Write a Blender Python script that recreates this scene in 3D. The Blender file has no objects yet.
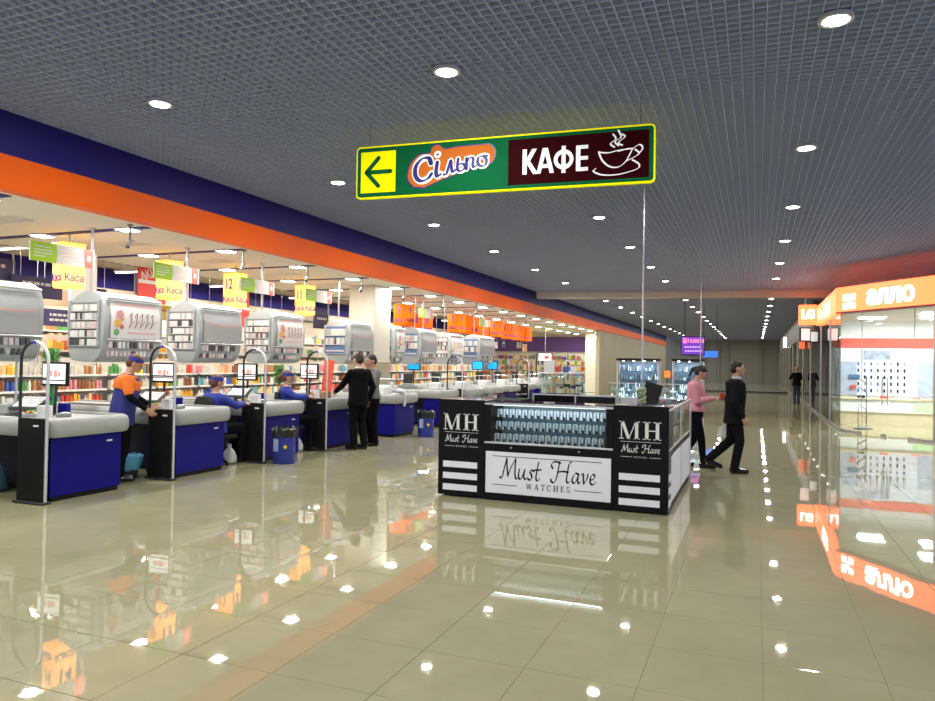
import bpy, math, random
from mathutils import Vector, Matrix
random.seed(7)
S = bpy.context.scene
COL = S.collection
# ---------------------------------------------------------------- camera, world, exposure
CH = 1.65
yaw, pitch, roll = math.radians(21.83), math.radians(.95), math.radians(.9)
cd = bpy.data.cameras.new('camera'); cam = bpy.data.objects.new('camera', cd); COL.objects.link(cam)
fw = Vector((-math.sin(yaw)*math.cos(pitch), math.cos(yaw)*math.cos(pitch), math.sin(pitch)))
r0 = fw.cross(Vector((0, 0, 1))).normalized(); u0 = r0.cross(fw)
up = u0*math.cos(roll)-r0*math.sin(roll); rt = fw.cross(up)
cam.matrix_world = Matrix(((rt.x, up.x, -fw.x, 0), (rt.y, up.y, -fw.y, 0), (rt.z, up.z, -fw.z, CH), (0, 0, 0, 1)))
cd.sensor_width = 36; cd.sensor_fit = 'HORIZONTAL'; cd.lens = 720/935*36; cd.clip_start = .05; cd.clip_end = 300
S.camera = cam
W = bpy.data.worlds.new('world'); S.world = W; W.use_nodes = True
W.node_tree.nodes['Background'].inputs[0].default_value = (.62, .72, 1, 1)
W.node_tree.nodes['Background'].inputs[1].default_value = 1.0
S.view_settings.view_transform = 'Standard'; S.view_settings.look = 'None'
S.view_settings.exposure = 0.0; S.view_settings.gamma = 1
S.cycles.use_denoising = True; S.cycles.max_bounces = 8; S.cycles.transparent_max_bounces = 16
S.cycles.sample_clamp_indirect = 6; S.cycles.caustics_reflective = False; S.cycles.caustics_refractive = False
P_HALL, P_SOFFIT, P_STORE, P_SHOP = 44, 38, 250, 45      # lamp powers

def arealight(name, loc, size, power, color=(1, .95, .86), parent=None, sy=None, rot=(0, 0, 0)):
    l = bpy.data.lights.new(name, 'AREA'); l.energy = power; l.color = color; l.size = size
    if sy: l.shape = 'RECTANGLE'; l.size_y = sy
    else: l.shape = 'DISK'
    o = bpy.data.objects.new(name, l); COL.objects.link(o); o.location = loc; o.rotation_euler = rot
    if parent: o.parent = parent
    return o
# ---------------------------------------------------------------- materials
MATS = {}
def mat(name, c, rough=.5, metal=0, spec=.5, noise=0, nscale=8, bump=0, bscale=60, emit=0, ecol=None, coat=0):
    if name in MATS: return MATS[name]
    m = bpy.data.materials.new(name); m.use_nodes = True; N = m.node_tree; b = N.nodes['Principled BSDF']
    b.inputs['Base Color'].default_value = (*c, 1); b.inputs['Roughness'].default_value = rough
    b.inputs['Metallic'].default_value = metal; b.inputs['Specular IOR Level'].default_value = spec
    b.inputs['Coat Weight'].default_value = coat
    if noise or bump:
        tc = N.nodes.new('ShaderNodeTexCoord')
    if noise:
        n = N.nodes.new('ShaderNodeTexNoise'); n.inputs['Scale'].default_value = nscale; n.inputs['Detail'].default_value = 4
        r = N.nodes.new('ShaderNodeMix'); r.data_type = 'RGBA'
        r.inputs[6].default_value = (*[max(0, x*(1-noise)) for x in c], 1); r.inputs[7].default_value = (*[min(1, x*(1+noise)) for x in c], 1)
        N.links.new(tc.outputs['Object'], n.inputs['Vector']); N.links.new(n.outputs['Fac'], r.inputs[0]); N.links.new(r.outputs[2], b.inputs['Base Color'])
    if bump:
        n2 = N.nodes.new('ShaderNodeTexNoise'); n2.inputs['Scale'].default_value = bscale
        bm = N.nodes.new('ShaderNodeBump'); bm.inputs['Strength'].default_value = bump; bm.inputs['Distance'].default_value = .01
        N.links.new(tc.outputs['Object'], n2.inputs['Vector']); N.links.new(n2.outputs['Fac'], bm.inputs['Height']); N.links.new(bm.outputs[0], b.inputs['Normal'])
    if emit:
        b.inputs['Emission Color'].default_value = (*(ecol or c), 1); b.inputs['Emission Strength'].default_value = emit
    MATS[name] = m; return m
def glassmat(name, tint=(.93, .97, .96), refl=1.0):
    m = bpy.data.materials.new(name); m.use_nodes = True; N = m.node_tree; N.nodes.clear()
    o = N.nodes.new('ShaderNodeOutputMaterial'); t = N.nodes.new('ShaderNodeBsdfTransparent'); g = N.nodes.new('ShaderNodeBsdfGlossy')
    f = N.nodes.new('ShaderNodeFresnel'); f.inputs[0].default_value = 1.45; x = N.nodes.new('ShaderNodeMixShader')
    t.inputs[0].default_value = (*tint, 1); g.inputs['Roughness'].default_value = .01; g.inputs[0].default_value = (refl, refl, refl, 1)
    gm = N.nodes.new('ShaderNodeNewGeometry'); mm = N.nodes.new('ShaderNodeMath'); mm.operation = 'MULTIPLY'; m1 = N.nodes.new('ShaderNodeMath'); m1.operation = 'SUBTRACT'; m1.inputs[0].default_value = 1
    N.links.new(gm.outputs['Backfacing'], m1.inputs[1]); N.links.new(m1.outputs[0], mm.inputs[0]); N.links.new(f.outputs[0], mm.inputs[1])
    N.links.new(mm.outputs[0], x.inputs[0]); N.links.new(t.outputs[0], x.inputs[1]); N.links.new(g.outputs[0], x.inputs[2]); N.links.new(x.outputs[0], o.inputs[0])
    return m
GLASS = glassmat('clear_glass'); TINT = glassmat('tinted_glass', (.62, .68, .64)); ACRYL = glassmat('acrylic', (.82, .86, .86), .7)
BLUE = mat('cobalt_laminate', (.007, .007, .2), .4, spec=.15, noise=.12, nscale=3)
GREYP = mat('grey_bumper', (.36, .38, .37), .45, noise=.06)
GREYS = mat('dispenser_grey', (.42, .45, .455), .38, noise=.05, nscale=4)
GREYD = mat('dispenser_dark', (.22, .235, .24), .45)
BLACK = mat('black_board', (.008, .008, .008), .5, spec=.25, noise=.2, nscale=40)
BLACKG = mat('black_gloss', (.008, .008, .01), .12)
DARK = mat('charcoal_plastic', (.03, .03, .033), .45)
STEEL = mat('brushed_steel', (.55, .56, .57), .3, metal=1, noise=.05, nscale=50)
ALU = mat('pale_aluminium', (.72, .73, .74), .35, metal=.6)
WHITE = mat('white_laminate', (.78, .79, .8), .4, noise=.03)
WTOP = mat('worktop', (.5, .51, .5), .35, noise=.08)
NAVY = mat('navy_paint', (.014, .011, .16), .5, spec=.2, noise=.05)
ORANGE = mat('orange_paint', (.95, .13, .0), .5, spec=.2, noise=.04, nscale=2)
RUBBER = mat('rubber', (.02, .02, .02), .7)
LAMP = mat('lamp_lens', (1, 1, 1), .5, emit=30, ecol=(1, .98, .94))
TUBE = mat('tube_light', (1, 1, 1), .5, emit=5, ecol=(1, .98, .95))
CREAM = mat('cream_paint', (.70, .64, .52), .7, noise=.03, nscale=1)
SOFF = mat('soffit_white', (.84, .81, .72), .75, noise=.02, nscale=1)
BEIGE = mat('beige_wall', (.38, .34, .25), .7, noise=.05, nscale=2, bump=.1)
FARW = mat('olive_grey_wall', (.34, .32, .265), .6, noise=.06, nscale=1)
YELLOW = mat('yellow_sticker', (.85, .65, .03), .5)
REDP = mat('red_print', (.75, .06, .04), .5)
PURP = mat('purple_print', (.05, .02, .22), .5)
SKIN = mat('skin', (.55, .30, .2), .55, noise=.06, nscale=20)
BAGW = mat('white_bag_film', (.75, .76, .78), .35, bump=.4, bscale=25)
# ---------------------------------------------------------------- geometry collector
def catmull(p, n=6):
    q = [p[0]]+list(p)+[p[-1]]; out = []
    for i in range(1, len(q)-2):
        for k in range(n):
            t = k/n; a, b, c, d = q[i-1], q[i], q[i+1], q[i+2]
            out.append(tuple(.5*((2*b[j])+(-a[j]+c[j])*t+(2*a[j]-5*b[j]+4*c[j]-d[j])*t*t+(-a[j]+3*b[j]-3*c[j]+d[j])*t**3) for j in range(len(b))))
    out.append(tuple(p[-1])); return out
class G:
    def __init__(s, M=None): s.v = []; s.f = []; s.m = []; s.mi = 0; s.M = M
    def add(s, vs, fs):
        n = len(s.v)
        if s.M is not None: vs = [tuple(s.M @ Vector(p)) for p in vs]
        s.v += [tuple(p) for p in vs]; s.f += [tuple(i+n for i in f) for f in fs]; s.m += [s.mi]*len(fs); return s
    def box(s, x0, y0, z0, x1, y1, z1, b=0):
        x0, x1 = min(x0, x1), max(x0, x1); y0, y1 = min(y0, y1), max(y0, y1); z0, z1 = min(z0, z1), max(z0, z1)
        if not b:
            return s.add([(x0, y0, z0), (x1, y0, z0), (x1, y1, z0), (x0, y1, z0), (x0, y0, z1), (x1, y0, z1), (x1, y1, z1), (x0, y1, z1)],
                         [(0, 3, 2, 1), (4, 5, 6, 7), (0, 1, 5, 4), (1, 2, 6, 5), (2, 3, 7, 6), (3, 0, 4, 7)])
        c = Vector(((x0+x1)/2, (y0+y1)/2, (z0+z1)/2)); V = []; ix = {}
        L = [(x0, x1), (y0, y1), (z0, z1)]
        for sx in (0, 1):
            for sy in (0, 1):
                for sz in (0, 1):
                    sg = (sx, sy, sz)
                    for a in range(3):
                        ix[(sg, a)] = len(V)
                        V.append(tuple(L[k][sg[k]] if k == a else L[k][sg[k]]+(b if sg[k] == 0 else -b) for k in range(3)))
        F = []
        import itertools
        for a in range(3):
            o = [k for k in range(3) if k != a]
            for sa in (0, 1):
                q = []
                for (p, r) in ((0, 0), (1, 0), (1, 1), (0, 1)):
                    sg = [0]*3; sg[a] = sa; sg[o[0]] = p; sg[o[1]] = r; q.append(ix[(tuple(sg), a)])
                F.append(q)
            for (p, r) in itertools.product((0, 1), (0, 1)):
                e = []
                for sa in (0, 1):
                    sg = [0]*3; sg[a] = sa; sg[o[0]] = p; sg[o[1]] = r; e.append(tuple(sg))
                F.append([ix[(e[0], o[0])], ix[(e[1], o[0])], ix[(e[1], o[1])], ix[(e[0], o[1])]])
        for sg in itertools.product((0, 1), repeat=3): F.append([ix[(sg, 0)], ix[(sg, 1)], ix[(sg, 2)]])
        G2 = []
        for f in F:
            p = [Vector(V[i]) for i in f]; n = (p[1]-p[0]).cross(p[2]-p[0]); m = sum(p, Vector())/len(p)
            G2.append(tuple(f) if n.dot(m-c) > 0 else tuple(reversed(f)))
        return s.add(V, G2)
    def tube(s, pts, r, n=10, caps=True, flat=1.0):
        pts = [Vector(p) for p in pts]; rs = r if isinstance(r, (list, tuple)) else [r]*len(pts)
        d0 = (pts[1]-pts[0]).normalized(); a = Vector((0, 0, 1)) if abs(d0.z) < .9 else Vector((1, 0, 0))
        u = d0.cross(a).normalized(); V = []; F = []
        for i, p in enumerate(pts):
            d = ((pts[min(i+1, len(pts)-1)]-pts[max(i-1, 0)])).normalized()
            u = (u-d*u.dot(d)).normalized(); w = d.cross(u)
            for k in range(n):
                t = 2*math.pi*k/n; V.append(p+u*math.cos(t)*rs[i]+w*math.sin(t)*rs[i]*flat)
        for i in range(len(pts)-1):
            for k in range(n):
                k2 = (k+1) % n; F.append((i*n+k, i*n+k2, (i+1)*n+k2, (i+1)*n+k))
        if caps: F.append(tuple(reversed(range(n)))); F.append(tuple(range((len(pts)-1)*n, len(pts)*n)))
        return s.add(V, F)
    def cap(s, p0, p1, r0, r1, n=12):          # tapered capsule
        p0, p1 = Vector(p0), Vector(p1); d = (p1-p0).normalized(); P = []; R = []
        for t in (.05, .3, .6, .85, 1): 
            a = (1-t)*math.pi/2; P.append(p0-d*r0*math.sin(a)); R.append(max(r0*math.cos(a), .0005))
        for t in (1, .85, .6, .3, .05):
            a = (1-t)*math.pi/2; P.append(p1+d*r1*math.sin(a)); R.append(max(r1*math.cos(a), .0005))
        return s.tube(P, R, n)
    def lathe(s, cx, cy, prof, n=20):
        V = []; F = []
        for r, z in prof:
            for k in range(n): t = 2*math.pi*k/n; V.append((cx+r*math.cos(t), cy+r*math.sin(t), z))
        for i in range(len(prof)-1):
            for k in range(n): k2 = (k+1) % n; F.append((i*n+k, i*n+k2, (i+1)*n+k2, (i+1)*n+k))
        F.append(tuple(reversed(range(n)))); F.append(tuple(range((len(prof)-1)*n, len(prof)*n)))
        return s.add(V, F)
    def loft(s, rings, n=20, sq=1.0):           # rings: (cx,cy,cz,rx,ry)
        V = []; F = []
        for cx, cy, cz, rx, ry in rings:
            for k in range(n):
                t = 2*math.pi*k/n; c, q = math.cos(t), math.sin(t)
                V.append((cx+rx*math.copysign(abs(c)**sq, c), cy+ry*math.copysign(abs(q)**sq, q), cz))
        for i in range(len(rings)-1):
            for k in range(n): k2 = (k+1) % n; F.append((i*n+k, i*n+k2, (i+1)*n+k2, (i+1)*n+k))
        F.append(tuple(reversed(range(n)))); F.append(tuple(range((len(rings)-1)*n, len(rings)*n)))
        return s.add(V, F)
    def ell(s, c, r, n=14, m=9):
        return s.loft([(c[0], c[1], c[2]-r[2]*math.cos(math.pi*(i+.12)/(m+.24)), r[0]*math.sin(math.pi*(i+.12)/(m+.24)), r[1]*math.sin(math.pi*(i+.12)/(m+.24))) for i in range(m+1)], n)
    def prism(s, poly, y0, y1):                 # poly in (x,z), extruded along y
        n = len(poly); ar = sum(poly[i][0]*poly[(i+1) % n][1]-poly[(i+1) % n][0]*poly[i][1] for i in range(n))
        if ar < 0: poly = poly[::-1]
        V = [(x, y0, z) for x, z in poly]+[(x, y1, z) for x, z in poly]
        F = [tuple(range(n)), tuple(reversed(range(n, 2*n)))]+[(i, i+n, (i+1) % n+n, (i+1) % n) for i in range(n)]
        return s.add(V, F)
    def flat(s, poly, z0=0, z1=.002):           # poly in local xy, extruded along z
        n = len(poly); ar = sum(poly[i][0]*poly[(i+1) % n][1]-poly[(i+1) % n][0]*poly[i][1] for i in range(n))
        if ar < 0: poly = poly[::-1]
        V = [(x, y, z0) for x, y in poly]+[(x, y, z1) for x, y in poly]
        F = [tuple(reversed(range(n))), tuple(range(n, 2*n))]+[(i, (i+1) % n, (i+1) % n+n, i+n) for i in range(n)]
        return s.add(V, F)
    def stroke(s, pts, w, nib=None, z0=0, z1=.002, rnd=True):  # ribbon in local xy
        L = len(pts); q = []; ws = []
        for i, p in enumerate(pts):
            a = pts[max(i-1, 0)]; b = pts[min(i+1, L-1)]; dx, dy = b[0]-a[0], b[1]-a[1]; l = math.hypot(dx, dy) or 1e-9
            dx, dy = dx/l, dy/l; ww = w if nib is None else w*(.28+.72*abs(math.sin(math.atan2(dy, dx)-nib)))
            q.append((p[0], p[1], dx, dy, ww/2))
        for i in range(L-1):
            a, b = q[i], q[i+1]
            poly = [(a[0]+a[3]*a[4], a[1]-a[2]*a[4]), (b[0]+b[3]*b[4], b[1]-b[2]*b[4]), (b[0]-b[3]*b[4], b[1]+b[2]*b[4]), (a[0]-a[3]*a[4], a[1]+a[2]*a[4])]
            s.flat(poly, z0, z1)
        if rnd:
            for a in (q[0], q[-1]): s.flat([(a[0]+a[4]*math.cos(t*math.pi/4), a[1]+a[4]*math.sin(t*math.pi/4)) for t in range(8)], z0, z1)
        return s
    def mesh(s, name, mats, smooth=False):
        me = bpy.data.meshes.new(name); me.from_pydata(s.v, [], s.f)
        for m in (mats if isinstance(mats, (list, tuple)) else [mats]): me.materials.append(m)
        if any(s.m): me.polygons.foreach_set('material_index', s.m)
        if smooth:
            me.polygons.foreach_set('use_smooth', [True]*len(me.polygons))
            try: me.set_sharp_from_angle(angle=math.radians(45))
            except Exception: pass
        me.update(); return me
    def obj(s, name, mats, parent=None, smooth=False, label=None, kind=None):
        o = bpy.data.objects.new(name, s.mesh(name, mats, smooth)); COL.objects.link(o)
        if parent: o.parent = parent
        if label: o['label'] = label
        if kind: o['kind'] = kind
        return o
def tag(o, label, cat, group=None, kind=None):
    o['label'] = label; o['category'] = cat
    if group: o['group'] = group
    if kind: o['kind'] = kind
    return o
def thing(name, label, cat, loc=(0, 0, 0), rz=0, group=None):
    o = bpy.data.objects.new(name, None); COL.objects.link(o); o.location = loc; o.rotation_euler = (0, 0, rz)
    o.empty_display_size = .1
    return tag(o, label, cat, group)
def struct(name, label=None, loc=(0, 0, 0)):
    o = bpy.data.objects.new(name, None); COL.objects.link(o); o.location = loc; o['kind'] = 'structure'
    if label: o['label'] = label
    return o
def copy_tree(o, loc, label, rz=None):
    def cp(a, par):
        c = a.copy(); COL.objects.link(c)
        if par: c.parent = par
        for ch in KIDS.get(a.name, []): cp(ch, c)
        return c
    KIDS.clear()
    st = [o]
    allc = {}
    for x in bpy.data.objects:
        if x.parent: allc.setdefault(x.parent.name, []).append(x)
    KIDS.update(allc)
    r = cp(o, None); r.location = loc
    if rz is not None: r.rotation_euler = (0, 0, rz)
    r['label'] = label; return r
KIDS = {}
def frame(origin, right, upv):
    r = Vector(right).normalized(); u = Vector(upv).normalized(); n = r.cross(u)
    return Matrix(((r.x, u.x, n.x, origin[0]), (r.y, u.y, n.y, origin[1]), (r.z, u.z, n.z, origin[2]), (0, 0, 0, 1)))
TX = {}
def text(body, size, m, parent, name, M, bold=0, sx=1, shear=0, ext=.002, label=None, align='CENTER'):
    key = (body, size, bold, sx, shear, ext, m.name, align)
    if key not in TX:
        c = bpy.data.curves.new('t', 'FONT'); c.body = body; c.size = size; c.offset = bold; c.shear = shear; c.extrude = ext
        c.align_x = align; c.align_y = 'CENTER'; c.resolution_u = 3
        t = bpy.data.objects.new('t', c); COL.objects.link(t)
        dg = bpy.context.evaluated_depsgraph_get(); me = bpy.data.meshes.new_from_object(t.evaluated_get(dg))
        bpy.data.objects.remove(t); bpy.data.curves.remove(c)
        me.materials.clear(); me.materials.append(m); me.transform(Matrix.Diagonal((sx, 1, 1, 1))); TX[key] = me
    o = bpy.data.objects.new(name, TX[key]); COL.objects.link(o)
    if parent: o.parent = parent
    o.matrix_local = M
    if label: o['label'] = label
    return o
FY = lambda x, y, z: frame((x, y, z), (1, 0, 0), (0, 0, 1))       # plane seen from -Y
FX = lambda x, y, z: frame((x, y, z), (0, 1, 0), (0, 0, 1))       # plane seen from +X

ORD = ['first', 'second', 'third', 'fourth', 'fifth', 'sixth', 'seventh', 'eighth', 'ninth', 'tenth', 'eleventh', 'twelfth', 'thirteenth', 'fourteenth', 'fifteenth', 'sixteenth', 'seventeenth', 'eighteenth', 'nineteenth', 'twentieth', 'twenty-first', 'twenty-second', 'twenty-third', 'twenty-fourth', 'twenty-fifth', 'twenty-sixth']
# ================================================================ SETTING
# floor: tiles of 0.6 m with recessed joints
def floormat(name):
    m = bpy.data.materials.new(name); m.use_nodes = True; N = m.node_tree; b = N.nodes['Principled BSDF']
    tc = N.nodes.new('ShaderNodeTexCoord'); g = N.nodes.new('ShaderNodeNewGeometry')
    n = N.nodes.new('ShaderNodeTexNoise'); n.inputs['Scale'].default_value = 1.3; n.inputs['Detail'].default_value = 6; n.inputs['Roughness'].default_value = .65
    r = N.nodes.new('ShaderNodeValToRGB'); r.color_ramp.elements[0].position = .3; r.color_ramp.elements[1].position = .75
    r.color_ramp.elements[0].color = (.345, .33, .2, 1); r.color_ramp.elements[1].color = (.425, .405, .255, 1)
    N.links.new(g.outputs['Position'], n.inputs['Vector']); N.links.new(n.outputs['Fac'], r.inputs[0]); N.links.new(r.outputs[0], b.inputs['Base Color'])
    b.inputs['Roughness'].default_value = .02; b.inputs['Specular IOR Level'].default_value = .5
    n2 = N.nodes.new('ShaderNodeTexNoise'); n2.inputs['Scale'].default_value = 3.5; n2.inputs['Detail'].default_value = 2
    bm = N.nodes.new('ShaderNodeBump'); bm.inputs['Strength'].default_value = .008; bm.inputs['Distance'].default_value = .05
    N.links.new(g.outputs['Position'], n2.inputs['Vector']); N.links.new(n2.outputs['Fac'], bm.inputs['Height']); N.links.new(bm.outputs[0], b.inputs['Normal'])
    return m
FT = floormat('polished_tile'); GROUT = mat('tile_joint', (.2, .185, .125), .6)
floor = struct('floor', 'polished beige porcelain tile floor with thin dark joints')
g = G(); g.box(-18.4, -7, -.1, 9, 80, -.003); g.obj('joint_bed', GROUT, floor)
T = .6; X0 = .05
cells = []
i0, i1 = int((-18.2-X0)/T)-1, int((8.8-X0)/T)
j0, j1 = -13, 133
for i in range(i0, i1):
    for j in range(j0, j1):
        x, y = X0+i*T, -.43+j*T
        v = (x+T/2)*rt.x+(y+T/2)*rt.y; d = (x+T/2)*fw.x+(y+T/2)*fw.y
        vis = d > 2.2 and abs(v) < d*.72
        cells.append((0 if vis else 1, d if vis else abs(d), x, y))
cells.sort()
gt = G(); gt.box(.0015, .0015, -.012, T-.0015, T-.0015, 0, .0012); tme = gt.mesh('floor_tile', FT)
for k, (a, d, x, y) in enumerate(cells[:300]):
    o = bpy.data.objects.new('floor_tile', tme); COL.objects.link(o); o.parent = floor; o.location = (x, y, random.uniform(-.0004, .0003))
    o.rotation_euler = (random.uniform(-.0006, .0006), random.uniform(-.0006, .0006), 0)
g = G()
for a, d, x, y in cells[300:]:
    z = random.uniform(-.0004, .0003)
    g.add([(x+.0015, y+.0015, z), (x+T-.0015, y+.0015, z), (x+T-.0015, y+T-.0015, z), (x+.0015, y+T-.0015, z)], [(0, 1, 2, 3)])
g.obj('tile_field', FT, floor, kind='stuff', label='remaining floor tiles receding into the distance')

# open-cell ceiling
HC = 4.4
GRID = mat('grid_blade_paint', (.44, .495, .69), .7, spec=.1, noise=.08, nscale=2)
ceil = struct('ceiling', 'grey open-cell metal grid ceiling over the hall')
g = G(); g.box(-8.75, -7, HC+.42, 9, 80, HC+.5); g.obj('plenum_slab', mat('plenum_dark', (.6, .68, .92), .8, noise=.3, nscale=1.5), ceil)
PI_, BH, BT = .1, .05, .009
gb = G(); gb.box(-BT/2, -7, HC, BT/2, 79.5, HC+BH); bY = gb.mesh('grid_blade', GRID)
gb = G(); gb.box(-8.7, -BT/2, HC+.001, 9, BT/2, HC+BH-.001); bX = gb.mesh('grid_blade', GRID)
ny = 0
x = -8.6+.06
gg_ = G()
while x < 8.95:
    if x > 5.2:
        gg_.box(x-BT/2, -7, HC, x+BT/2, 79.5, HC+BH); x += PI_; continue
    o = bpy.data.objects.new('grid_blade', bY); COL.objects.link(o); o.parent = ceil; o.location = (x, 0, 0); ny += 1; x += PI_
gg_.obj('grid_blade_field', GRID, ceil, kind='stuff', label='remaining long blades of the grid ceiling')
y = 2.4; nx = 0; g = G()
while y < 79:
    if ny+nx < 300:
        o = bpy.data.objects.new('grid_blade', bX); COL.objects.link(o); o.parent = ceil; o.location = (0, y, 0); nx += 1
    else: g.box(-8.7, y-BT/2, HC+.001, 9, y+BT/2, HC+BH-.001)
    y += PI_
y = 2.25
while y > -6.9: g.box(-8.7, y-BT/2, HC+.001, 9, y+BT/2, HC+BH-.001); y -= PI_
g.obj('grid_blade_field', GRID, ceil, kind='stuff', label='remaining cross blades of the grid ceiling')
# mid-hall beam, fascia, walls
BEAMM = mat('beam_paint', (.62, .58, .54), .6, noise=.05, nscale=1)
g = G(frame((0, 0, 0), (math.cos(.15), math.sin(.15), 0), (-math.sin(.15), math.cos(.15), 0)))
g = G(); g.add([(-7.84, 26.6, 4.16), (2.4, 28.1, 4.16), (2.4, 28.6, 4.16), (-7.84, 27.1, 4.16), (-7.84, 26.6, 4.395), (2.4, 28.1, 4.395), (2.4, 28.6, 4.395), (-7.84, 27.1, 4.395)],
    [(0, 3, 2, 1), (4, 5, 6, 7), (0, 1, 5, 4), (1, 2, 6, 5), (2, 3, 7, 6), (3, 0, 4, 7)])
b = g.obj('trim_1', BEAMM, kind='structure', label='pale beam crossing under the grid ceiling')
g = G(); g.box(-8.05, -7, 3.91, -7.85, 70, 4.88); g.obj('trim_2', NAVY, kind='structure', label='navy upper band of the supermarket fascia')
g = G(); g.box(-8.05, -7, 3.52, -7.85, 70, 3.91); g.obj('trim_3', ORANGE, kind='structure', label='orange lower band of the supermarket fascia')
g = G(); g.box(-18.4, 79.3, 0, 9, 79.6, 4.9); g.obj('wall_far', FARW, kind='structure')
g = G(); g.box(-8.1, 39, 0, -7.9, 70, 3.51); g.obj('wall_hall_left', BEIGE, kind='structure')
g = G()
for x in (-5.2, -3.8, -2.9, .3): g.box(x, 79.15, 0, x+.35, 79.3, 4.4)
g.obj('trim_4', mat('pilaster_paint', (.3, .28, .23), .6), kind='structure', label='flat pilasters on the far wall')
g = G(); g.box(-5, 50, 0, 1.9, 50.25, .1, .02); g.obj('trim_5', DARK, kind='structure', label='low dark kerb across the far floor')
# supermarket shell
g = G(); g.box(-11.8, -7, 3.52, -8.05, 46, 3.6); sof = g.obj('ceiling', SOFF, kind='structure', label='white lowered soffit above the checkouts')
RAISE = mat('store_ceiling', (.42, .36, .27), .8, noise=.05, nscale=1)
st_c = struct('ceiling', 'beige ribbed ceiling over the supermarket aisles')
g = G(); g.box(-18.3, -7, 4.62, -11.7, 46, 4.7); g.obj('ceiling_board', RAISE, st_c)
g = G()
y = -6
while y < 45.8: g.box(-18.2, y-.02, 4.5, -11.85, y+.02, 4.61); y += .3
g.obj('rib_field', RAISE, st_c, kind='stuff')
g = G(); g.box(-11.9, -7, 3.6, -11.8, 46, 4.62); g.obj('trim_6', SOFF, kind='structure')
g = G(); g.box(-18.4, -7, 0, -18.2, 46, 4.7); g.obj('wall_left', CREAM, kind='structure')
g = G(); g.box(-18.2, -7, 3.72, -18.12, 46, 4.3); g.obj('trim_7', NAVY, kind='structure', label='navy band high on the supermarket back wall')
g = G(); g.box(-18.2, -7, 3.3, -18.1, 46, 3.36); g.obj('trim_8', DARK, kind='structure')
g = G(); g.box(-18.2, 46, 0, -8.1, 46.2, 4.6); g.obj('wall_store_end', CREAM, kind='structure')
g = G(); g.box(-18.1, 45.9, 2.45, -8.15, 45.99, 3.4); g.obj('trim_9', mat('purple_band', (.13, .06, .26), .6, noise=.2, nscale=1), kind='structure', label='purple band on the end wall of the supermarket')
g = G(); g.box(-18.4, -7.2, 0, 9, -7, .9); g.obj('wall_behind', FARW, kind='structure')
# columns
g = G(); g.box(-9.4, 15.5, 0, -8.68, 16.35, 3.52, .02)
g.obj('column', mat('column_paint', (.66, .64, .55), .6, noise=.03), kind='structure', label='square cream column between the checkouts')
g = G(); g.box(-9.42, 15.48, 0, -8.66, 16.37, 1.65, .02); g.obj('column_cladding', mat('column_tile', (.4, .36, .25), .4, noise=.08), kind='structure', label='tiled lower part of the cream column')
g = G(); g.box(-9.35, 42, 0, -8.7, 42.7, 3.52, .02); g.obj('column', MATS['column_paint'], kind='structure', label='far square column near the end of the supermarket')

# ================================================================ LAMPS
def downlight(x, y, z, group, lab, power, sz=.15, proto=[]):
    key = (sz,)
    t = thing('ceiling_downlight', lab, 'ceiling light', (x, y, z), 0, group)
    if not proto:
        gg = G(); gg.lathe(0, 0, [(.07, 0), (.095, .0), (.1, -.01), (.13, -.01), (.13, .02), (.07, .02)], 20); proto.append(gg.mesh('ring', mat('lamp_ring', (.5, .5, .52), .3)))
        gg = G(); gg.lathe(0, 0, [(.02, -.018), (.07, -.016), (.092, -.011), (.098, -.004), (.098, .012)], 20); proto.append(gg.mesh('lens', LAMP))
    for n, me in zip(('ring', 'lens'), proto):
        o = bpy.data.objects.new(n, me); COL.objects.link(o); o.parent = t
    if power: arealight('lamp', (0, 0, -.022), .19, power, (1, .96, .9), t)
    return t
cols = [(.56, 'right row'), (-2.72, 'middle row'), (-5.97, 'left row')]
for ci, (x, nm) in enumerate(cols):
    for k in range(-2, 20):
        y = 6.25+3.55*k
        if ci == 1: y -= .1
        if ci == 2: y -= .35
        if k == 6: continue
        lab = f'round recessed downlight of the {nm}, {ORD[k]} from the camera'; grp = f'downlights of the {nm}'
        if k < 0: lab = f'round recessed downlight of the {nm}, {ORD[-k-1]} one behind the camera'
        downlight(x, y, HC-.022, grp, lab, P_HALL)
stripes = [7.85+2.1*k for k in range(-3, 18)]
sp = []
gs = G(); gs.box(-11.78, -.065, -.012, -8.12, .065, 0); sme = gs.mesh('ceiling_stripe', NAVY)
gl = G(); gl.box(-.14, -.14, -.012, .14, .14, 0, .004); lme = gl.mesh('frame', mat('square_frame', (.8, .8, .8), .4))
gl2 = G(); gl2.box(-.115, -.115, -.018, .115, .115, -.011); lme2 = gl2.mesh('lens', LAMP)
gv = G()
for k in range(8): gv.box(-.3, -.14+.035*k, -.012, .3, -.12+.035*k, 0)
gv.box(-.33, -.17, -.014, -.3, .17, 0); gv.box(.3, -.17, -.014, .33, .17, 0); gv.box(-.3, -.17, -.014, .3, -.145, 0); gv.box(-.3, .145, -.014, .3, .17, 0)
vme = gv.mesh('air_vent', mat('vent_paint', (.75, .74, .7), .5))
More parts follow.
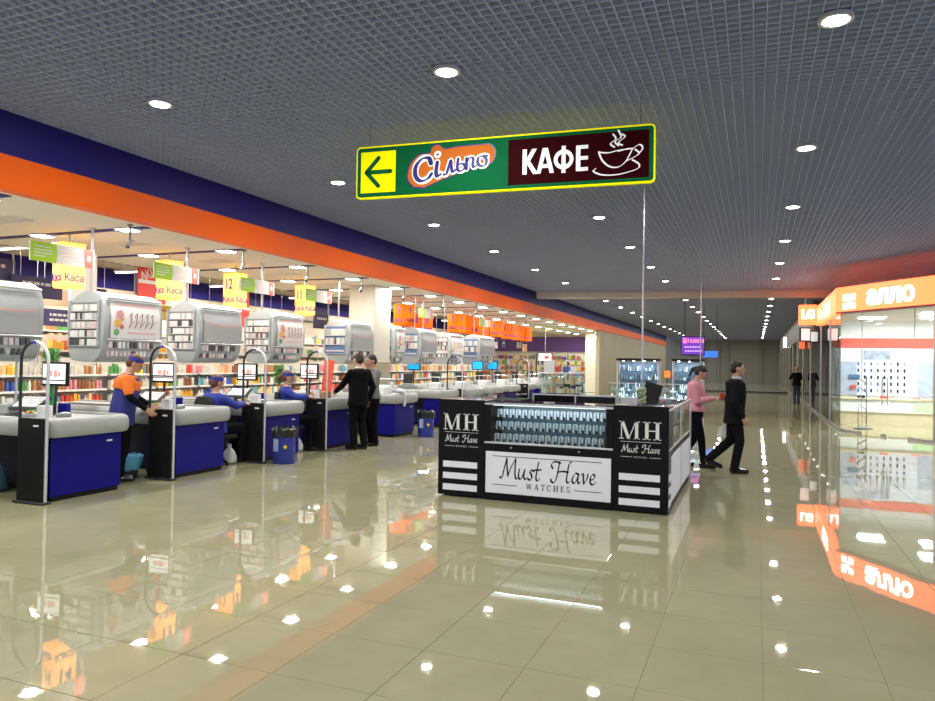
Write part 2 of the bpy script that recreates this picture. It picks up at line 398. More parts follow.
for k, y in enumerate(stripes):
    o = bpy.data.objects.new('soffit_stripe', sme); COL.objects.link(o); o.location = (0, y, 3.52); o.parent = sof
    for x, nm in ((-8.5, 'front'), (-10.25, 'rear')):
        t = thing('square_downlight', f'square downlight in the {nm} row of the white soffit, {ORD[k]} along it', 'ceiling light', (x, y, 3.508), 0, f'square downlights of the {nm} soffit row')
        for n, me in (('frame', lme), ('lens', lme2)):
            c = bpy.data.objects.new(n, me); COL.objects.link(c); c.parent = t
        if y < 44: arealight('lamp', (0, 0, -.03), .2, P_SOFFIT, (1, .97, .9), t)
    v = bpy.data.objects.new('air_vent', vme); COL.objects.link(v); v.location = (-9.6, y+1.05, 3.52)
    tag(v, f'pale slotted air vent in the white soffit, {ORD[k]} along it', 'vent', 'air vents in the soffit')
gt = G(); gt.box(-1.5, -.03, 0, 1.5, .03, .03); tb = gt.mesh('tube', TUBE)
gt = G(); gt.box(-1.52, -.07, .03, 1.52, .07, .08); gt.box(-1.2, -.01, .08, -1.18, .01, .43); gt.box(1.18, -.01, .08, 1.2, .01, .43); th = gt.mesh('housing', WHITE)
for k, y in enumerate([7.5, 11.4, 15.6, 19.5, 24, 29.1, 33.9, 39]):
    for x in (-15.8,):
        t = thing('tube_light', f'long white fluorescent tube above the supermarket aisles, {ORD[k]} from the camera', 'tube light', (x, y, 4.08), 0, 'fluorescent tubes over the supermarket aisles')
        for n, me in (('tube', tb), ('housing', th)):
            c = bpy.data.objects.new(n, me); COL.objects.link(c); c.parent = t
        arealight('lamp', (0, 0, -.02), 3, P_STORE, (1, .9, .78), t, .3)
# ================================================================ LANES
BODYY = .95
def rounded_bumper(x0, x1, y0, y1, z0, z1, out):
    """horizontal bumper wrapping the -Y, +X and +Y sides of a desk end"""
    prof = [(0, z0), (out*.75, z0+.01), (out, z0+.05), (out, z1-.07), (out*.8, z1-.02), (out*.4, z1), (-.03, z1), (-.03, z0)]
    path = [(x0, y0, 0, -1), (x1-.06, y0, 0, -1), (x1-.02, y0+.02, .707, -.707), (x1, y0+.06, 1, 0), (x1, y1-.06, 1, 0), (x1-.02, y1-.02, .707, .707), (x1-.06, y1, 0, 1), (x0, y1, 0, 1)]
    V = []; F = []; n = len(prof)
    for px, py, nx_, ny_ in path:
        for o_, z in prof: V.append((px+nx_*o_, py+ny_*o_, z))
    for i in range(len(path)-1):
        for k in range(n): k2 = (k+1) % n; F.append((i*n+k, i*n+k2, (i+1)*n+k2, (i+1)*n+k))
    F.append(tuple(reversed(range(n)))); F.append(tuple(range((len(path)-1)*n, len(path)*n)))
    return V, F
ck = thing('checkout_counter', 'blue checkout counter with grey bumper, nearest complete one at the left', 'checkout', (-7.33, 5.76, 0))
g = G(); g.box(-.55, .05, .06, -.02, 1.0, .74); g.obj('body_panel', BLUE, ck)
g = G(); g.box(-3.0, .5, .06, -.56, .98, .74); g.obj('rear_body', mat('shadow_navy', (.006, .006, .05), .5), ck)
g = G(); g.box(-3.0, .06, .06, -2.9, .49, .72); g.obj('support_leg', GREYD, ck)
g = G(); g.box(-.25, .02, .06, 0, .05, .7); g.obj('corner_panel', BLUE, ck)
g = G(); g.box(-.53, .07, 0, -.04, .98, .06); g.box(-2.98, .52, 0, -.53, .96, .06); g.obj('plinth', BLACK, ck)
g = G(); V, F = rounded_bumper(-3.0, -.02, .05, 1.02, .72, .94, .1); g.add(V, F); g.obj('bumper', GREYP, ck, smooth=True)
g = G(); g.box(-3.0, .05, .88, -.05, 1.0, .915); g.obj('worktop', WTOP, ck)
g = G(); g.box(-2.7, .15, .915, -1.3, .6, .925, .003); g.obj('conveyor_belt', RUBBER, ck)
g = G(); g.box(-1.2, .2, .915, -.85, .6, .93, .004); g.obj('scanner_plate', BLACKG, ck)
g = G(); g.box(-.014, .78, .62, -.008, .86, .64); g.obj('maker_label', WHITE, ck)
ords = ['nearest', 'second', 'third', 'fourth', 'fifth', 'sixth', 'seventh', 'eighth', 'ninth', 'tenth', 'eleventh', 'twelfth', 'thirteenth', 'fourteenth']
LY = [5.72, 7.6, 9.5, 11.3, 13.84, 16.6, 18.4, 20.2, 21.9, 23.7, 25.7, 27.7, 29.7, 31.7]
for i, y in enumerate(LY[1:]):
    lab = ['blue checkout counter with grey bumper, second complete one from the left',
           'blue checkout counter with the nearer blue waste bin in front of it',
           'blue checkout counter with grey bumper, at which the man in the black suit stands',
           'blue checkout counter behind the two standing men, with a white bag hanging off it'][i] if i < 4 else f'far blue checkout counter, {ords[i+1]} from the left, behind the watch kiosk'
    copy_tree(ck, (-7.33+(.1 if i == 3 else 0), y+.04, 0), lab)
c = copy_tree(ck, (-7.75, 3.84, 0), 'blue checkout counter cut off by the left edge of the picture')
# antenna gates
gate = thing('security_gate', 'black and silver security gate with arched top, the nearest one at the left', 'security gate', (-7.5, 5.69, 0))
g = G(); g.box(-.2, -.035, .03, .2, .035, .95, .004); g.obj('lower_panel', BLACK, gate)
g = G(); g.box(-.235, -.06, 0, .235, .06, .03, .008); g.obj('foot', DARK, gate)
arc = [(-.215, 0, 1.60)]+[(-.215*math.cos(t*math.pi/12), 0, 1.60+.205*math.sin(t*math.pi/12)) for t in range(1, 7)]
g = G(); g.tube([(-.215, 0, .03), (-.215, 0, 1.1), *arc], .017, 10); g.obj('frame_tube', mat('dark_tube', (.05, .05, .055), .3, metal=.5), gate, True, 'dark left half of the arch')
arc2 = [(-x, 0, z) for x, y, z in arc]
g = G(); g.tube([(.215, 0, .03), (.215, 0, 1.1), *arc2], .018, 10); g.obj('frame_tube', ALU, gate, True, 'silver right half of the arch')
g = G(); g.tube([(-.2, 0, 1.4), (.2, 0, 1.4)], .011, 8); g.obj('crossbar', DARK, gate, True)
g = G(); g.box(-.035, -.02, 1.785, .035, .02, 1.815, .006); g.obj('top_cap', mat('blue_cap', (.03, .04, .6), .4), gate)
g = G(); g.box(.05, -.04, .86, .13, -.035, .88); g.obj('maker_label', WHITE, gate)
for x, y, lab in ((-7.48, 7.55, 'black and silver arched security gate in front of the second checkout'), (-7.44, 9.43, 'black and silver arched security gate just left of the blue bin'),
                  (-7.44, 11.2, 'black and silver arched security gate left of the man in the black suit'), (-7.4, 17.6, 'far arched security gate seen just above the left corner of the watch kiosk'),
                  (-7.4, 23.6, 'small far arched security gate seen above the watch showcase'), (-7.4, 29.6, 'farthest arched security gate')):
    copy_tree(gate, (x, y, 0), lab)
# checkout top equipment
SCRW = mat('screen_white', (.8, .8, .8), .3, emit=.75, ecol=(1, 1, 1)); SCRB = mat('screen_blue', (.02, .3, .9), .3, emit=1.0, ecol=(.01, .42, 1))
def monitor(x, y, z, scr, lab, rz=0):
    t = thing('till_monitor', lab, 'monitor', (x, y, .915), rz)
    g = G(); g.box(-.1, -.08, 0, .1, .08, .02, .005); g.obj('base', DARK, t)
    g = G(); g.tube([(0, 0, .02), (0, .02, z-.02)], .018, 8); g.obj('stand', DARK, t)
    g = G(); g.box(-.19, -.02, z-.06, .19, .03, z+.24, .008); g.obj('housing', BLACK, t)
    g = G(); g.box(-.165, -.024, z-.03, .165, -.02, z+.215); g.obj('screen', scr, t)
    if scr is SCRW:
        g = G(); g.box(-.09, -.026, z+.06, -.02, -.024, z+.13); g.box(.0, -.026, z+.05, .05, -.024, z+.14); g.box(.06, -.026, z+.06, .1, -.024, z+.12)
        g.obj('screen_logo', mat('faint_red', (.8, .35, .3), .4, emit=.35), t)
        g = G(); g.box(-.165, -.0265, z+.005, .165, -.0242, z+.02); g.obj('screen_bar', DARK, t)
    return t
for x, y, d, s, n in ((-8.13, 6.45, .42, SCRW, 'white-lit till monitor on the nearest checkout'), (-8.25, 8.35, .42, SCRW, 'white-lit till monitor left of the seated cashier in the cap'),
                   (-8.2, 10.2, .42, SCRW, 'white-lit till monitor above the third checkout'), (-8.15, 12.0, .42, SCRW, 'white-lit till monitor left of the man in the black suit'),
                   (-9.0, 18.4, .55, SCRB, 'bright blue till monitor right of the cream column'), (-8.6, 22.4, .55, SCRB, 'bright blue till monitor, farther of the two, above the kiosk'), (-8.7, 24.1, .55, SCRB, 'partly hidden blue till monitor behind the farther blue one')):
    monitor(x, y, d, s, n, .15)
def padthing(x, y, i):
    t = thing('keypad', ['tilted till keypad on the nearest checkout', 'tilted till keypad on the second checkout', 'tilted till keypad on the third checkout', 'tilted till keypad on the fourth checkout'][i], 'keypad', (x, y, .915), .2)
    g = G(); g.box(-.06, -.05, 0, .06, .05, .12, .01); g.obj('pedestal', DARK, t)
    M = Matrix.Translation((0, 0, .16)) @ Matrix.Rotation(.5, 4, 'X')
    g = G(M); g.box(-.2, -.14, -.02, .2, .14, .015, .008); g.obj('case', DARK, t)
    g = G(M)
    for a in range(8):
        for b in range(5): g.box(-.16+a*.041, -.11+b*.046, .015, -.126+a*.041, -.074+b*.046, .024)
    g.obj('keys', WHITE, t, kind='stuff')
COLS = [(.7, .08, .05), (.85, .45, .05), (.8, .7, .1), (.1, .35, .1), (.75, .72, .65), (.06, .1, .4), (.5, .25, .1), (.75, .3, .35), (.85, .82, .75), (.3, .12, .06), (.9, .6, .3), (.15, .4, .5)]
CN = ['red', 'orange', 'yellow', 'green', 'off-white', 'dark blue', 'brown', 'pink', 'cream', 'dark brown', 'peach', 'teal']
GM = [mat('pack_'+n.replace(' ', '_').replace('-', '_'), c, .4, noise=.25, nscale=30) for n, c in zip(CN, COLS)]
PLACE = ['on the nearest checkout', 'on the second checkout', 'on the third checkout', 'on the fourth checkout']
for i, y in enumerate(LY[:4]):
    if i != 3: padthing(-8.15, y+.42, i)
    else:
        pass
    x0 = -7.4
    t = thing('card_terminal', 'small grey card terminal with blue face '+PLACE[i], 'card terminal', (-7.75, y+.55, .915), .3)
    g = G(); g.box(-.05, -.09, 0, .05, .09, .05, .012); g.obj('case', GREYD, t); g = G(); g.box(-.035, .0, .05, .035, .07, .055); g.obj('screen', SCRW, t)
    g = G(); g.box(-.08, -.03, 0, .08, .03, .15, .006); o = g.obj('leaflet_holder', BLUE); o.location = (-7.95, y+.72, .915); tag(o, 'small blue leaflet holder standing '+PLACE[i], 'holder')
    g = G(); g.box(-.07, -.05, 0, .07, .05, .16, .004); o = g.obj('white_box', WHITE); o.location = (-7.62, y+.2, .915); tag(o, 'small white carton standing at the end '+PLACE[i].replace('on', 'of', 1), 'carton')
    if i < 3:
        t = thing('sweets_bowl', 'bowl of wrapped sweets '+PLACE[i]+' behind the gate', 'bowl', (-7.85, y+.2, .915))
        g = G(); g.lathe(0, 0, [(.05, 0), (.09, .03), (.11, .07), (.105, .07), (.08, .035)], 16); g.obj('bowl', ALU, t, True)
        g = G()
        for k in range(14): g.mi = k % 3; a = k*2.4; g.ell((.06*math.cos(a)*(k/14), .06*math.sin(a)*(k/14), .07+.01*(k % 3)), (.022, .015, .014), 6, 4)
        g.obj('sweets', [GM[0], GM[1], GM[3]], t, kind='stuff')
    t = thing('receipt_printer', 'pale grey receipt printer '+PLACE[i], 'printer', (-8.6, y+.5, .915), .1)
    g = G(); g.box(-.09, -.12, 0, .09, .12, .14, .02); g.obj('case', GREYP, t); g = G(); g.box(-.05, -.02, .14, .05, 0, .2); g.obj('paper', WHITE, t)
g = G(); g.box(-.17, -.11, 0, .17, .11, .14, .008); o = g.obj('cardboard_box', mat('cardboard', (.42, .24, .12), .8, noise=.15)); o.location = (-7.62, 11.6, .915); tag(o, 'open brown cardboard box on the fourth checkout behind its gate', 'box')
for y in LY[4:13]:
    nm = f'grey cash register of the {ords[LY.index(y)]} checkout'
    t = thing('cash_register', nm, 'cash register', (-8.5, y+.45, .915), .2)
    g = G(); g.box(-.2, -.2, 0, .2, .2, .12, .015); g.obj('drawer', GREYD, t); g = G(); g.box(-.15, .05, .12, .1, .15, .42, .01); g.obj('display', DARK, t)
    g = G(); g.box(-.12, -.15, .12, .14, .03, .16, .01); g.obj('keys', GREYP, t)
    t = thing('bagging_rack', f'steel wire bag rack at the end of the {ords[LY.index(y)]} checkout', 'rack', (-7.75, y+.5, .915))
    g = G()
    for a in (-.2, .2):
        for b in (-.15, .15): g.tube([(a, b, 0), (a, b, .34)], .008, 6)
    g.tube([(-.2, -.15, .34), (.2, -.15, .34), (.2, .15, .34), (-.2, .15, .34), (-.2, -.15, .34)], .008, 6); g.obj('wire_frame', ALU, t)
    g = G(); g.box(-.16, -.1, 0, .16, .1, .2, .03); g.obj('bag_stack', BAGW, t)
# ---- cigarette dispensers
PW = mat('poster_white', (.72, .73, .72), .35); PINKL = mat('pink_line', (.8, .35, .3), .5)
PACKM = [mat('cig_white', (.82, .82, .8), .4), mat('cig_grey', (.5, .51, .52), .4), mat('cig_rose', (.75, .6, .58), .4), mat('cig_dark', (.08, .08, .09), .4), mat('cig_blue', (.12, .2, .4), .4)]
def dispenser(x, y, L, poster, lab, low=0):
    t = thing('cigarette_dispenser', lab, 'dispenser', (x, y, 1.6))
    prof = catmull([(-.62, .0), (-.3, -.03), (-.12, .03), (-.03, .22), (.0, .5), (-.01, .72), (-.05, .88), (-.14, .96), (-.32, 1.0), (-.5, .95), (-.66, .84), (-.7, .6), (-.7, .25), (-.67, .08), (-.62, 0)], 3)[:-1]
    g = G(); g.prism(prof, .03, L); g.obj('shell', GREYS, t, True)
    # near face rim and packs
    n = len(prof); cx, cz = -.35, .48; inn = [(cx+(p[0]-cx)*.93, cz+(p[1]-cz)*.94) for p in prof]
    V = [(a, 0, b) for a, b in prof]+[(a, -.012, b) for a, b in inn]+[(a, .03, b) for a, b in prof]
    g = G(); g.add(V, [(i, (i+1) % n, (i+1) % n+n, i+n) for i in range(n)]+[((i+1) % n, i, i+2*n, (i+1) % n+2*n) for i in range(n)]+[tuple(range(n, 2*n))]); g.obj('end_cap', GREYS, t, True)
    g = G(); g.box(-.63, -.016, .2, -.09, -.012, .83); g.obj('window_back', PACKM[4] if low else GREYD, t)
    rows = 5 if not low else 3
    gp = G(); gsx = G()
    for r in range(rows):
        z = .21+r*(.62/rows)
        gsx.box(-.64, -.05, z-.012, -.08, -.012, z)
        for c in range(11):
            gp.mi = random.choice([0, 0, 2, 1, 3] if r != rows-1 else [0, 0, 1]); xx = -.62+c*.048
            gp.box(xx, -.04, z, xx+.042, -.018, z+.62/rows*.74)
    if low: gp.mi = 4; gp.box(-.62, -.045, .21, -.1, -.04, .37); gsx.box(-.6, -.048, .25, -.12, -.046, .29)
    gp.obj('cigarette_packs', PACKM, t, kind='stuff', label='rows of cigarette packs in the end window'); gsx.obj('shelf_lips', ALU, t)
    for fx in (-.66, -.09):
        g = G(); g.box(fx, -.055, .19, fx+.03, -.012, .86, .004); g.obj('window_frame', GREYS, t)
    # side panel following the curve, leaning out at the top
    ang = 0
    g = G()
    def sx(z): return .012 if z < .8 else .012-(z-.8)*.4
    V = []; F = []
    for k in range(7):
        z = .32+k*.085; V += [(.008+(.004 if k < 5 else -.012*(k-4)), .1, z), (.008+(.004 if k < 5 else -.012*(k-4)), L-.06, z)]
    for k in range(6): F.append((2*k, 2*k+1, 2*k+3, 2*k+2))
    g.add(V, F); g.obj('poster_panel' if poster else 'shutter_panel', PW if poster else mat('shutter_grey', (.36, .38, .385), .3), t, True)
    g = G(); g.tube([(-.02, .06, .9), (-.02, L-.03, .9)], .022, 8); g.obj('rail', ALU, t, True); g = G(); g.tube([(.0, .06, .3), (.0, L-.03, .3)], .014, 8); g.obj('rail', ALU, t, True)
    if y in (16.45, 20.8, 22.6, 18.0):
        g = G(); g.tube([(-.35, .3, .95), (-.35, .3, 1.92)], .014, 8); g.obj('suspension_pole', STEEL, t, True)
    M = FX(.016, .1, .34)
    if poster:
        g = G(M)
        fl_ = [(.16, .33, .07, 0), (.12, .2, .06, 1), (.1, .07, .05, 2), (.2, .27, .04, 1), (.2, .15, .035, 3)]
        for (fx, fz, fr, mi) in fl_:
            for q in range(5):
                a = q*1.257; g.mi = mi; g.flat([(fx+fr*.6*math.cos(a)+fr*.45*math.cos(b*1.05), fz+fr*.6*math.sin(a)+fr*.45*math.sin(b*1.05)) for b in range(6)], 0, .003+.0005*q)
        g.obj('flower_print', [GM[7], GM[1], GM[3], GM[0]], t)
        g = G(M)
        for k in range(5):
            a = .33+k*.1
            g.mi = 0; g.stroke(catmull([(a, .3), (a+.04, .36), (a+.03, .22), (a-.01, .14), (a+.05, .2), (a+.09, .25)], 4), .018, .7, 0, .003)
        g.mi = 1; g.box(.06, .47, 0, L-.25, .485, .003); g.box(.3, .06, 0, L-.25, .075, .003)
        g.obj('script_print', [mat('brown_ink', (.38, .2, .18), .5), PINKL], t)
    else:
        g = G(M); g.stroke(catmull([(0, .34), (.2, .3), (.5, .27), (L-.2, .29)], 5), .014, None, 0, .003); g.obj('pink_line', PINKL, t)
    g = G()
    for r in range(2):
        for c in range(int((L-.2)/.075)):
            g.mi = random.choice([0, 1, 3, 3, 2]); yy = .1+c*.075; z = .06+r*.12; xx = -.085+r*.06
            g.box(xx, yy, z, xx+.03, yy+.05, z+.09)
    g.obj('price_tickets', PACKM, t, kind='stuff', label='hanging tickets and packs under the side panel')
    return t
DSP = [(-8.6, 5.55, 1.08, 0, 'grey barrel-shaped cigarette dispenser cut off by the left edge of the picture', 0),
       (-8.6, 7.57, 1.08, 1, 'grey cigarette dispenser with the large flower poster, above the cashier in orange and navy', 0),
       (-8.6, 9.45, 1.08, 0, 'grey cigarette dispenser with blank grey side shutter, above the seated cashier in the cap', 0),
       (-8.6, 11.45, 1.02, 1, 'grey cigarette dispenser with a smaller flower poster, third from the left in view', 0),
       (-8.6, 14.24, 1.04, 0, 'grey cigarette dispenser in front of the cream column', 1),
       (-8.6, 16.45, .62, 1, 'grey cigarette dispenser emerging from behind the cream column', 0),
       (-8.6, 18.0, 1.1, 0, 'grey cigarette dispenser above the blue till monitor right of the column', 1),
       (-8.9, 20.8, 1.1, 1, 'pale dispenser half hidden behind the farther of two grey dispensers', 0),
       (-8.6, 22.6, 1.5, 0, 'farthest grey cigarette dispenser, left of the orange lane numbers four to one', 1)]
for d in DSP: dispenser(*d)
# ---- flags, poles, lit lane numbers
GRN = mat('leaf_green', (.2, .33, .02), .6, spec=.1); FLW = mat('flag_white', (.38, .375, .35), .7, spec=.1)
for i, (y, nm, py) in enumerate([(6.66, 'nearest', 7.66), (8.77, 'second', 9.55), (10.86, 'third', 11.55), (12.95, 'fourth', 14.34), (18.5, 'fifth, right of the column,', 18.9), (23.4, 'sixth, above the orange lane numbers,', 23.9)]):
    t = thing('lane_banner', f'green, white and red banner board, {nm} from the left', 'banner', (-8.93, y, 2.92))
    M = FX(.012, 0, 0); h = .26
    g = G(); g.box(-.01, 0, 0, .01, 1.0, h); g.obj('board', FLW, t)
    g = G(M); g.flat([(0, 0), (.38, 0), (.40, h/2), (.38, h), (0, h)], 0, .002); g.obj('green_field', GRN, t)
    g = G(M); g.flat([(.84, 0), (.97, 0), (.97, h), (.82, h)], 0, .002); g.obj('red_field', REDP, t)
    g = G(M)
    for k, (a, b) in enumerate(((.05, .3), (.05, .33), (.05, .32), (.05, .22))): g.box(a, .19-.042*k, .002, b, .205-.042*k, .004)
    g.obj('green_lines', FLW, t)
    g = G(M)
    for k, (a, b) in enumerate(((.45, .72), (.46, .76), (.5, .76))): g.box(a, .17-.05*k, .002, b, .18-.05*k, .004)
    g.obj('red_lines', PINKL, t)
    g = G(M); g.flat([(.9+.035*math.cos(a*.8), .13+.045*math.sin(a*.8)) for a in range(8)], .002, .004); g.obj('red_badge', PINKL, t)
    g = G(); g.tube([(-8.97, py, 2.55), (-8.97, py, 3.52)], .022, 8); g.lathe(-8.97, py, [(.05, 3.5), (.05, 3.52)], 12)
    g.tube([(-8.97, py, 3.02), (-8.955, min(py, y+.98), 3.02)], .008, 6); g.tube([(-8.97, py, 3.12), (-8.955, min(py, y+.98), 3.12)], .008, 6)
    tag(g.obj('sign_pole', STEEL, smooth=True), f'thin steel pole dropping from the soffit at the {nm} banner', 'pole')
LIT = mat('lit_yellow', (1, .5, .1), .4, emit=2.4, ecol=(1, .33, .075)); LPUR = mat('lit_purple', (.02, .01, .12), .6, spec=.1, emit=.5, ecol=(.1, .03, .55))
LWH = mat('lit_white', (1, 1, 1), .4, emit=2.2)
ORS = mat('orange_sign', (.85, .12, .0), .6, spec=.1, emit=.18, ecol=(1, .12, .0))
def lane_lamp(x, y, num, lab, w=.35, rz=.35):
    t = thing('lane_number_lamp', lab, 'lit sign', (x, y, 2.68), rz)
    g = G(); g.box(-w/2, -w/2, 0, w/2, w/2, .68, .03); g.obj('lantern', LIT, t)
    g = G(); g.box(-w/2-.006, -w/2-.006, .665, w/2+.006, w/2+.006, .69, .01); g.obj('lantern_rim', mat('rim_yellow', (.9, .5, .06), .4, emit=1), t)
    for M, k in ((frame((0, -w/2-.003, .45), (1, 0, 0), (0, 0, 1)), 'a'), (frame((w/2+.003, 0, .45), (0, 1, 0), (0, 0, 1)), 'b'), (frame((-w/2-.003, 0, .45), (0, -1, 0), (0, 0, 1)), 'c')):
        text(num, .29, LPUR, t, 'lane_number', M, bold=.006, sx=.72)
        text('Каса', .16, LPUR, t, 'lane_word', M @ Matrix.Translation((0, -.3, 0)), bold=.003, sx=.78)
    g = G(); g.tube([(0, 0, .68), (0, 0, .84)], .015, 8); g.obj('hanger', STEEL, t)
lane_lamp(-9.75, 7.92, '14', 'glowing yellow lane lamp above the nearest dispenser, half behind a banner', rz=-.25)
lane_lamp(-9.7, 9.9, '13', 'glowing yellow lane lamp with its number hidden by the second banner', rz=-.3)
lane_lamp(-9.75, 11.7, '12', 'glowing yellow lane lamp numbered twelve', rz=-.09)
lane_lamp(-9.7, 14.05, '11', 'glowing yellow lane lamp numbered eleven, left of the cream column', rz=-.2)
def lane_sign(x, y, num, w=.42, z=2.68, rz=.9):
    t = thing('lane_number_sign', f'orange lane sign with the number {dict(zip(("10","9","8","7","6","5","4","3","2","1"), ("ten","nine","eight","seven","six","five","four","three","two","one")))[num]}', 'sign', (x, y, z), rz)
    g = G(); g.box(-w/2, -w/2, 0, w/2, w/2, .62, .01); g.obj('box', ORS, t)
    for M in (frame((0, -w/2-.003, .42), (1, 0, 0), (0, 0, 1)), frame((w/2+.003, 0, .42), (0, 1, 0), (0, 0, 1)), frame((-w/2-.003, 0, .42), (0, -1, 0), (0, 0, 1))):
        text(num, .3, PURP, t, 'lane_number', M, bold=.006, sx=.8); text('Каса', .15, PURP, t, 'lane_word', M @ Matrix.Translation((0, -.27, 0)), bold=.003, sx=.85)
    g = G(); g.tube([(0, 0, .62), (0, 0, 3.52-z)], .012, 6); g.obj('hanger', STEEL, t)
lane_sign(-9.65, 16.75, '10', rz=-.2)
for n, y, z in (('9', 18.85, 2.7), ('8', 20.05, 2.5), ('7', 22.8, 2.68), ('6', 24.0, 2.68), ('5', 25.1, 2.65), ('4', 26.6, 2.68), ('3', 27.9, 2.65), ('2', 29.3, 2.65), ('1', 30.5, 2.64)):
    lane_sign(-9.55, y+(.35 if y > 26 else 0), n, w=.46 if y < 26 else .38, z=z, rz=-.35)
# ceiling cameras
for i, (x, y) in enumerate([(-9.05, 8.35), (-9.1, 11.0), (-9.0, 13.1), (-9.0, 15.4), (-9.0, 17.7), (-9.0, 20.4), (-9.0, 23.2), (-9.0, 26), (-9, 29)]):
    t = thing('security_camera', 'small grey security camera hanging from the soffit, '+(f'{ords[i]} from the left' if i < 5 else f'{ORD[i]} and far along the checkouts'), 'camera', (-8.2, y*.912, 3.52), 0, None if i < 5 else 'far soffit cameras')
    g = G(); g.lathe(0, 0, [(.04, -.02), (.04, 0)], 10); g.tube([(0, 0, 0), (0, 0, -.24)], .016, 8); g.obj('bracket', GREYD, t)
    g = G(); g.tube([(0, .03, -.22), (0, -.04, -.32)], .03, 10); g.obj('camera_body', GREYP, t, True); g = G(); g.tube([(0, -.04, -.32), (0, -.048, -.331)], .026, 10); g.obj('camera_lens', BLACKG, t)
# waste bins
def bin_(x, y, lab, s=1):
    t = thing('waste_bin', lab, 'bin', (x, y, 0))
    g = G(); g.lathe(0, 0, [(.17*s, 0), (.175*s, .02), (.18*s, .5*s), (.185*s, .52*s), (.175*s, .52*s)], 24); g.obj('drum', mat('bin_blue', (.02, .04, .32), .22), t, True)
    g = G(); pts = []
    for k in range(24): a = k/24*2*math.pi; pts.append((a, .52*s+.03*math.sin(k*2.7), .19*s+.012*math.sin(k*3.9)))
    V = [(r*math.cos(a), r*math.sin(a), z-.1) for a, z, r in pts]+[(r*math.cos(a)*1.05, r*math.sin(a)*1.05, z+.02) for a, z, r in pts]+[(r*math.cos(a)*.8, r*math.sin(a)*.8, z+.05) for a, z, r in pts]+[(r*math.cos(a)*.7, r*math.sin(a)*.7, z-.15) for a, z, r in pts]
    g.add(V, [(j*24+k, j*24+(k+1) % 24, (j+1)*24+(k+1) % 24, (j+1)*24+k) for j in range(3) for k in range(24)]); g.obj('bin_liner', mat('liner_black', (.012, .015, .012), .3, bump=.5), t, True)
    g = G(); g.ell((.12*s, -.14*s, .27*s), (.03, .02, .03)); g.obj('round_sticker', YELLOW, t)
    g = G(FY(-.02, -.182*s, .2)); g.box(-.05, 0, 0, .04, .2, .006); g.obj('pale_sticker', mat('bin_label', (.3, .38, .6), .4), t)
bin_(-6.98, 9.62, 'blue drum waste bin with black liner in front of the third checkout'); bin_(-6.75, 14.45, 'blue drum waste bin with black liner near the watch kiosk, under a hanging white bag', 1)
t = thing('paper_basket', 'low basket with a light blue bag liner under the cashier in orange and navy', 'bin', (-7.93, 7.42, 0))
g = G(); g.lathe(0, 0, [(.12, 0), (.15, .22), (.14, .22)], 18); g.obj('basket', DARK, t, True)
g = G(); V = []
for j, (rr, zz) in enumerate(((.145, .12), (.17, .2), (.185, .3), (.13, .33), (.1, .2))):
    for k in range(18): a = k/18*2*math.pi; r = rr+.015*math.sin(k*2.9+j); V.append((r*math.cos(a), r*math.sin(a), zz+.015*math.sin(k*4.1)))
g.add(V, [(j*18+k, j*18+(k+1) % 18, (j+1)*18+(k+1) % 18, (j+1)*18+k) for j in range(4) for k in range(18)]); g.obj('liner', mat('liner_blue', (.12, .42, .62), .35, bump=.3), t, True)
# bags
def bag(x, y, z, s, lab, m=BAGW, rz=0):
    g = G(Matrix.Translation((x, y, z)) @ Matrix.Rotation(rz, 4, 'Z'))
    g.loft([(0, 0, 0, .12*s, .08*s), (0, 0, .03*s, .17*s, .11*s), (.01, 0, .14*s, .16*s, .1*s), (0, .01, .24*s, .11*s, .07*s), (.01, 0, .31*s, .04*s, .03*s), (.0, 0, .38*s, .06*s, .02*s)], 14)
    tag(g.obj('plastic_bag', m, smooth=True), lab, 'bag')
bag(-7.72, 9.2, 0, .8, 'white plastic bag slumped on the floor just left of the third gate')
bag(-8.6, 6.0, 0, 1.3, 'teal and dark bag of goods on the floor at the left edge', mat('teal_bag', (.04, .1, .16), .4, bump=.4))
bag(-7.72, 11.0, 0, .8, 'white plastic bag on the floor left of the fourth gate')
g = G(); g.loft([(-7.17, 14.2, .66, .03, .02), (-7.17, 14.2, .74, .05, .03), (-7.18, 14.2, .88, .05, .03), (-7.2, 14.2, .95, .08, .06), (-7.3, 14.15, 1.0, .16, .14), (-7.34, 14.1, 1.06, .12, .1)], 14)
tag(g.obj('draped_bag', BAGW, smooth=True), 'white plastic bag draped over the edge of the fifth checkout', 'bag')
g = G(); g.box(-.15, -.12, 0, .15, .12, .16, .02); o = g.obj('white_carton', WHITE); o.location = (-7.75, 14.2, .915); tag(o, 'white carton on the fifth checkout behind the draped bag', 'carton')
# green tinsel
def tinsel(x, y, z0, z1, r, lab, n=1800):
    g = G()
    for k in range(n):
        z = random.uniform(z0, z1); a = random.uniform(0, 6.28); rr = r*random.uniform(.6, 1.05); c = Vector((x+rr*.75*math.cos(a), y+rr*.75*math.sin(a), z))
        d = Vector((random.uniform(-1, 1), random.uniform(-1, 1), random.uniform(-1, .4))).normalized()*.04; w = d.cross(Vector((random.random(), random.random(), random.random()))).normalized()*.006
        g.mi = 0 if random.random() < .85 else 1; g.add([c-w, c+w, c+d], [(0, 1, 2)])
    g.tube([(x, y, .915), (x, y, z1)], r*.25, 8)
    o = g.obj('tinsel_garland', [mat('tinsel_green', (.01, .32, .06), .3), mat('tinsel_gold', (.7, .5, .05), .3)]); tag(o, lab, 'garland', kind='stuff')
tinsel(-8.42, 6.62, 1.25, 1.75, .13, 'green tinsel garland standing behind the nearest gate'); tinsel(-8.5, 11.5, 1.2, 1.55, .12, 'green tinsel garland between the third monitor and the seated cashier with a ponytail')
g = G(); 
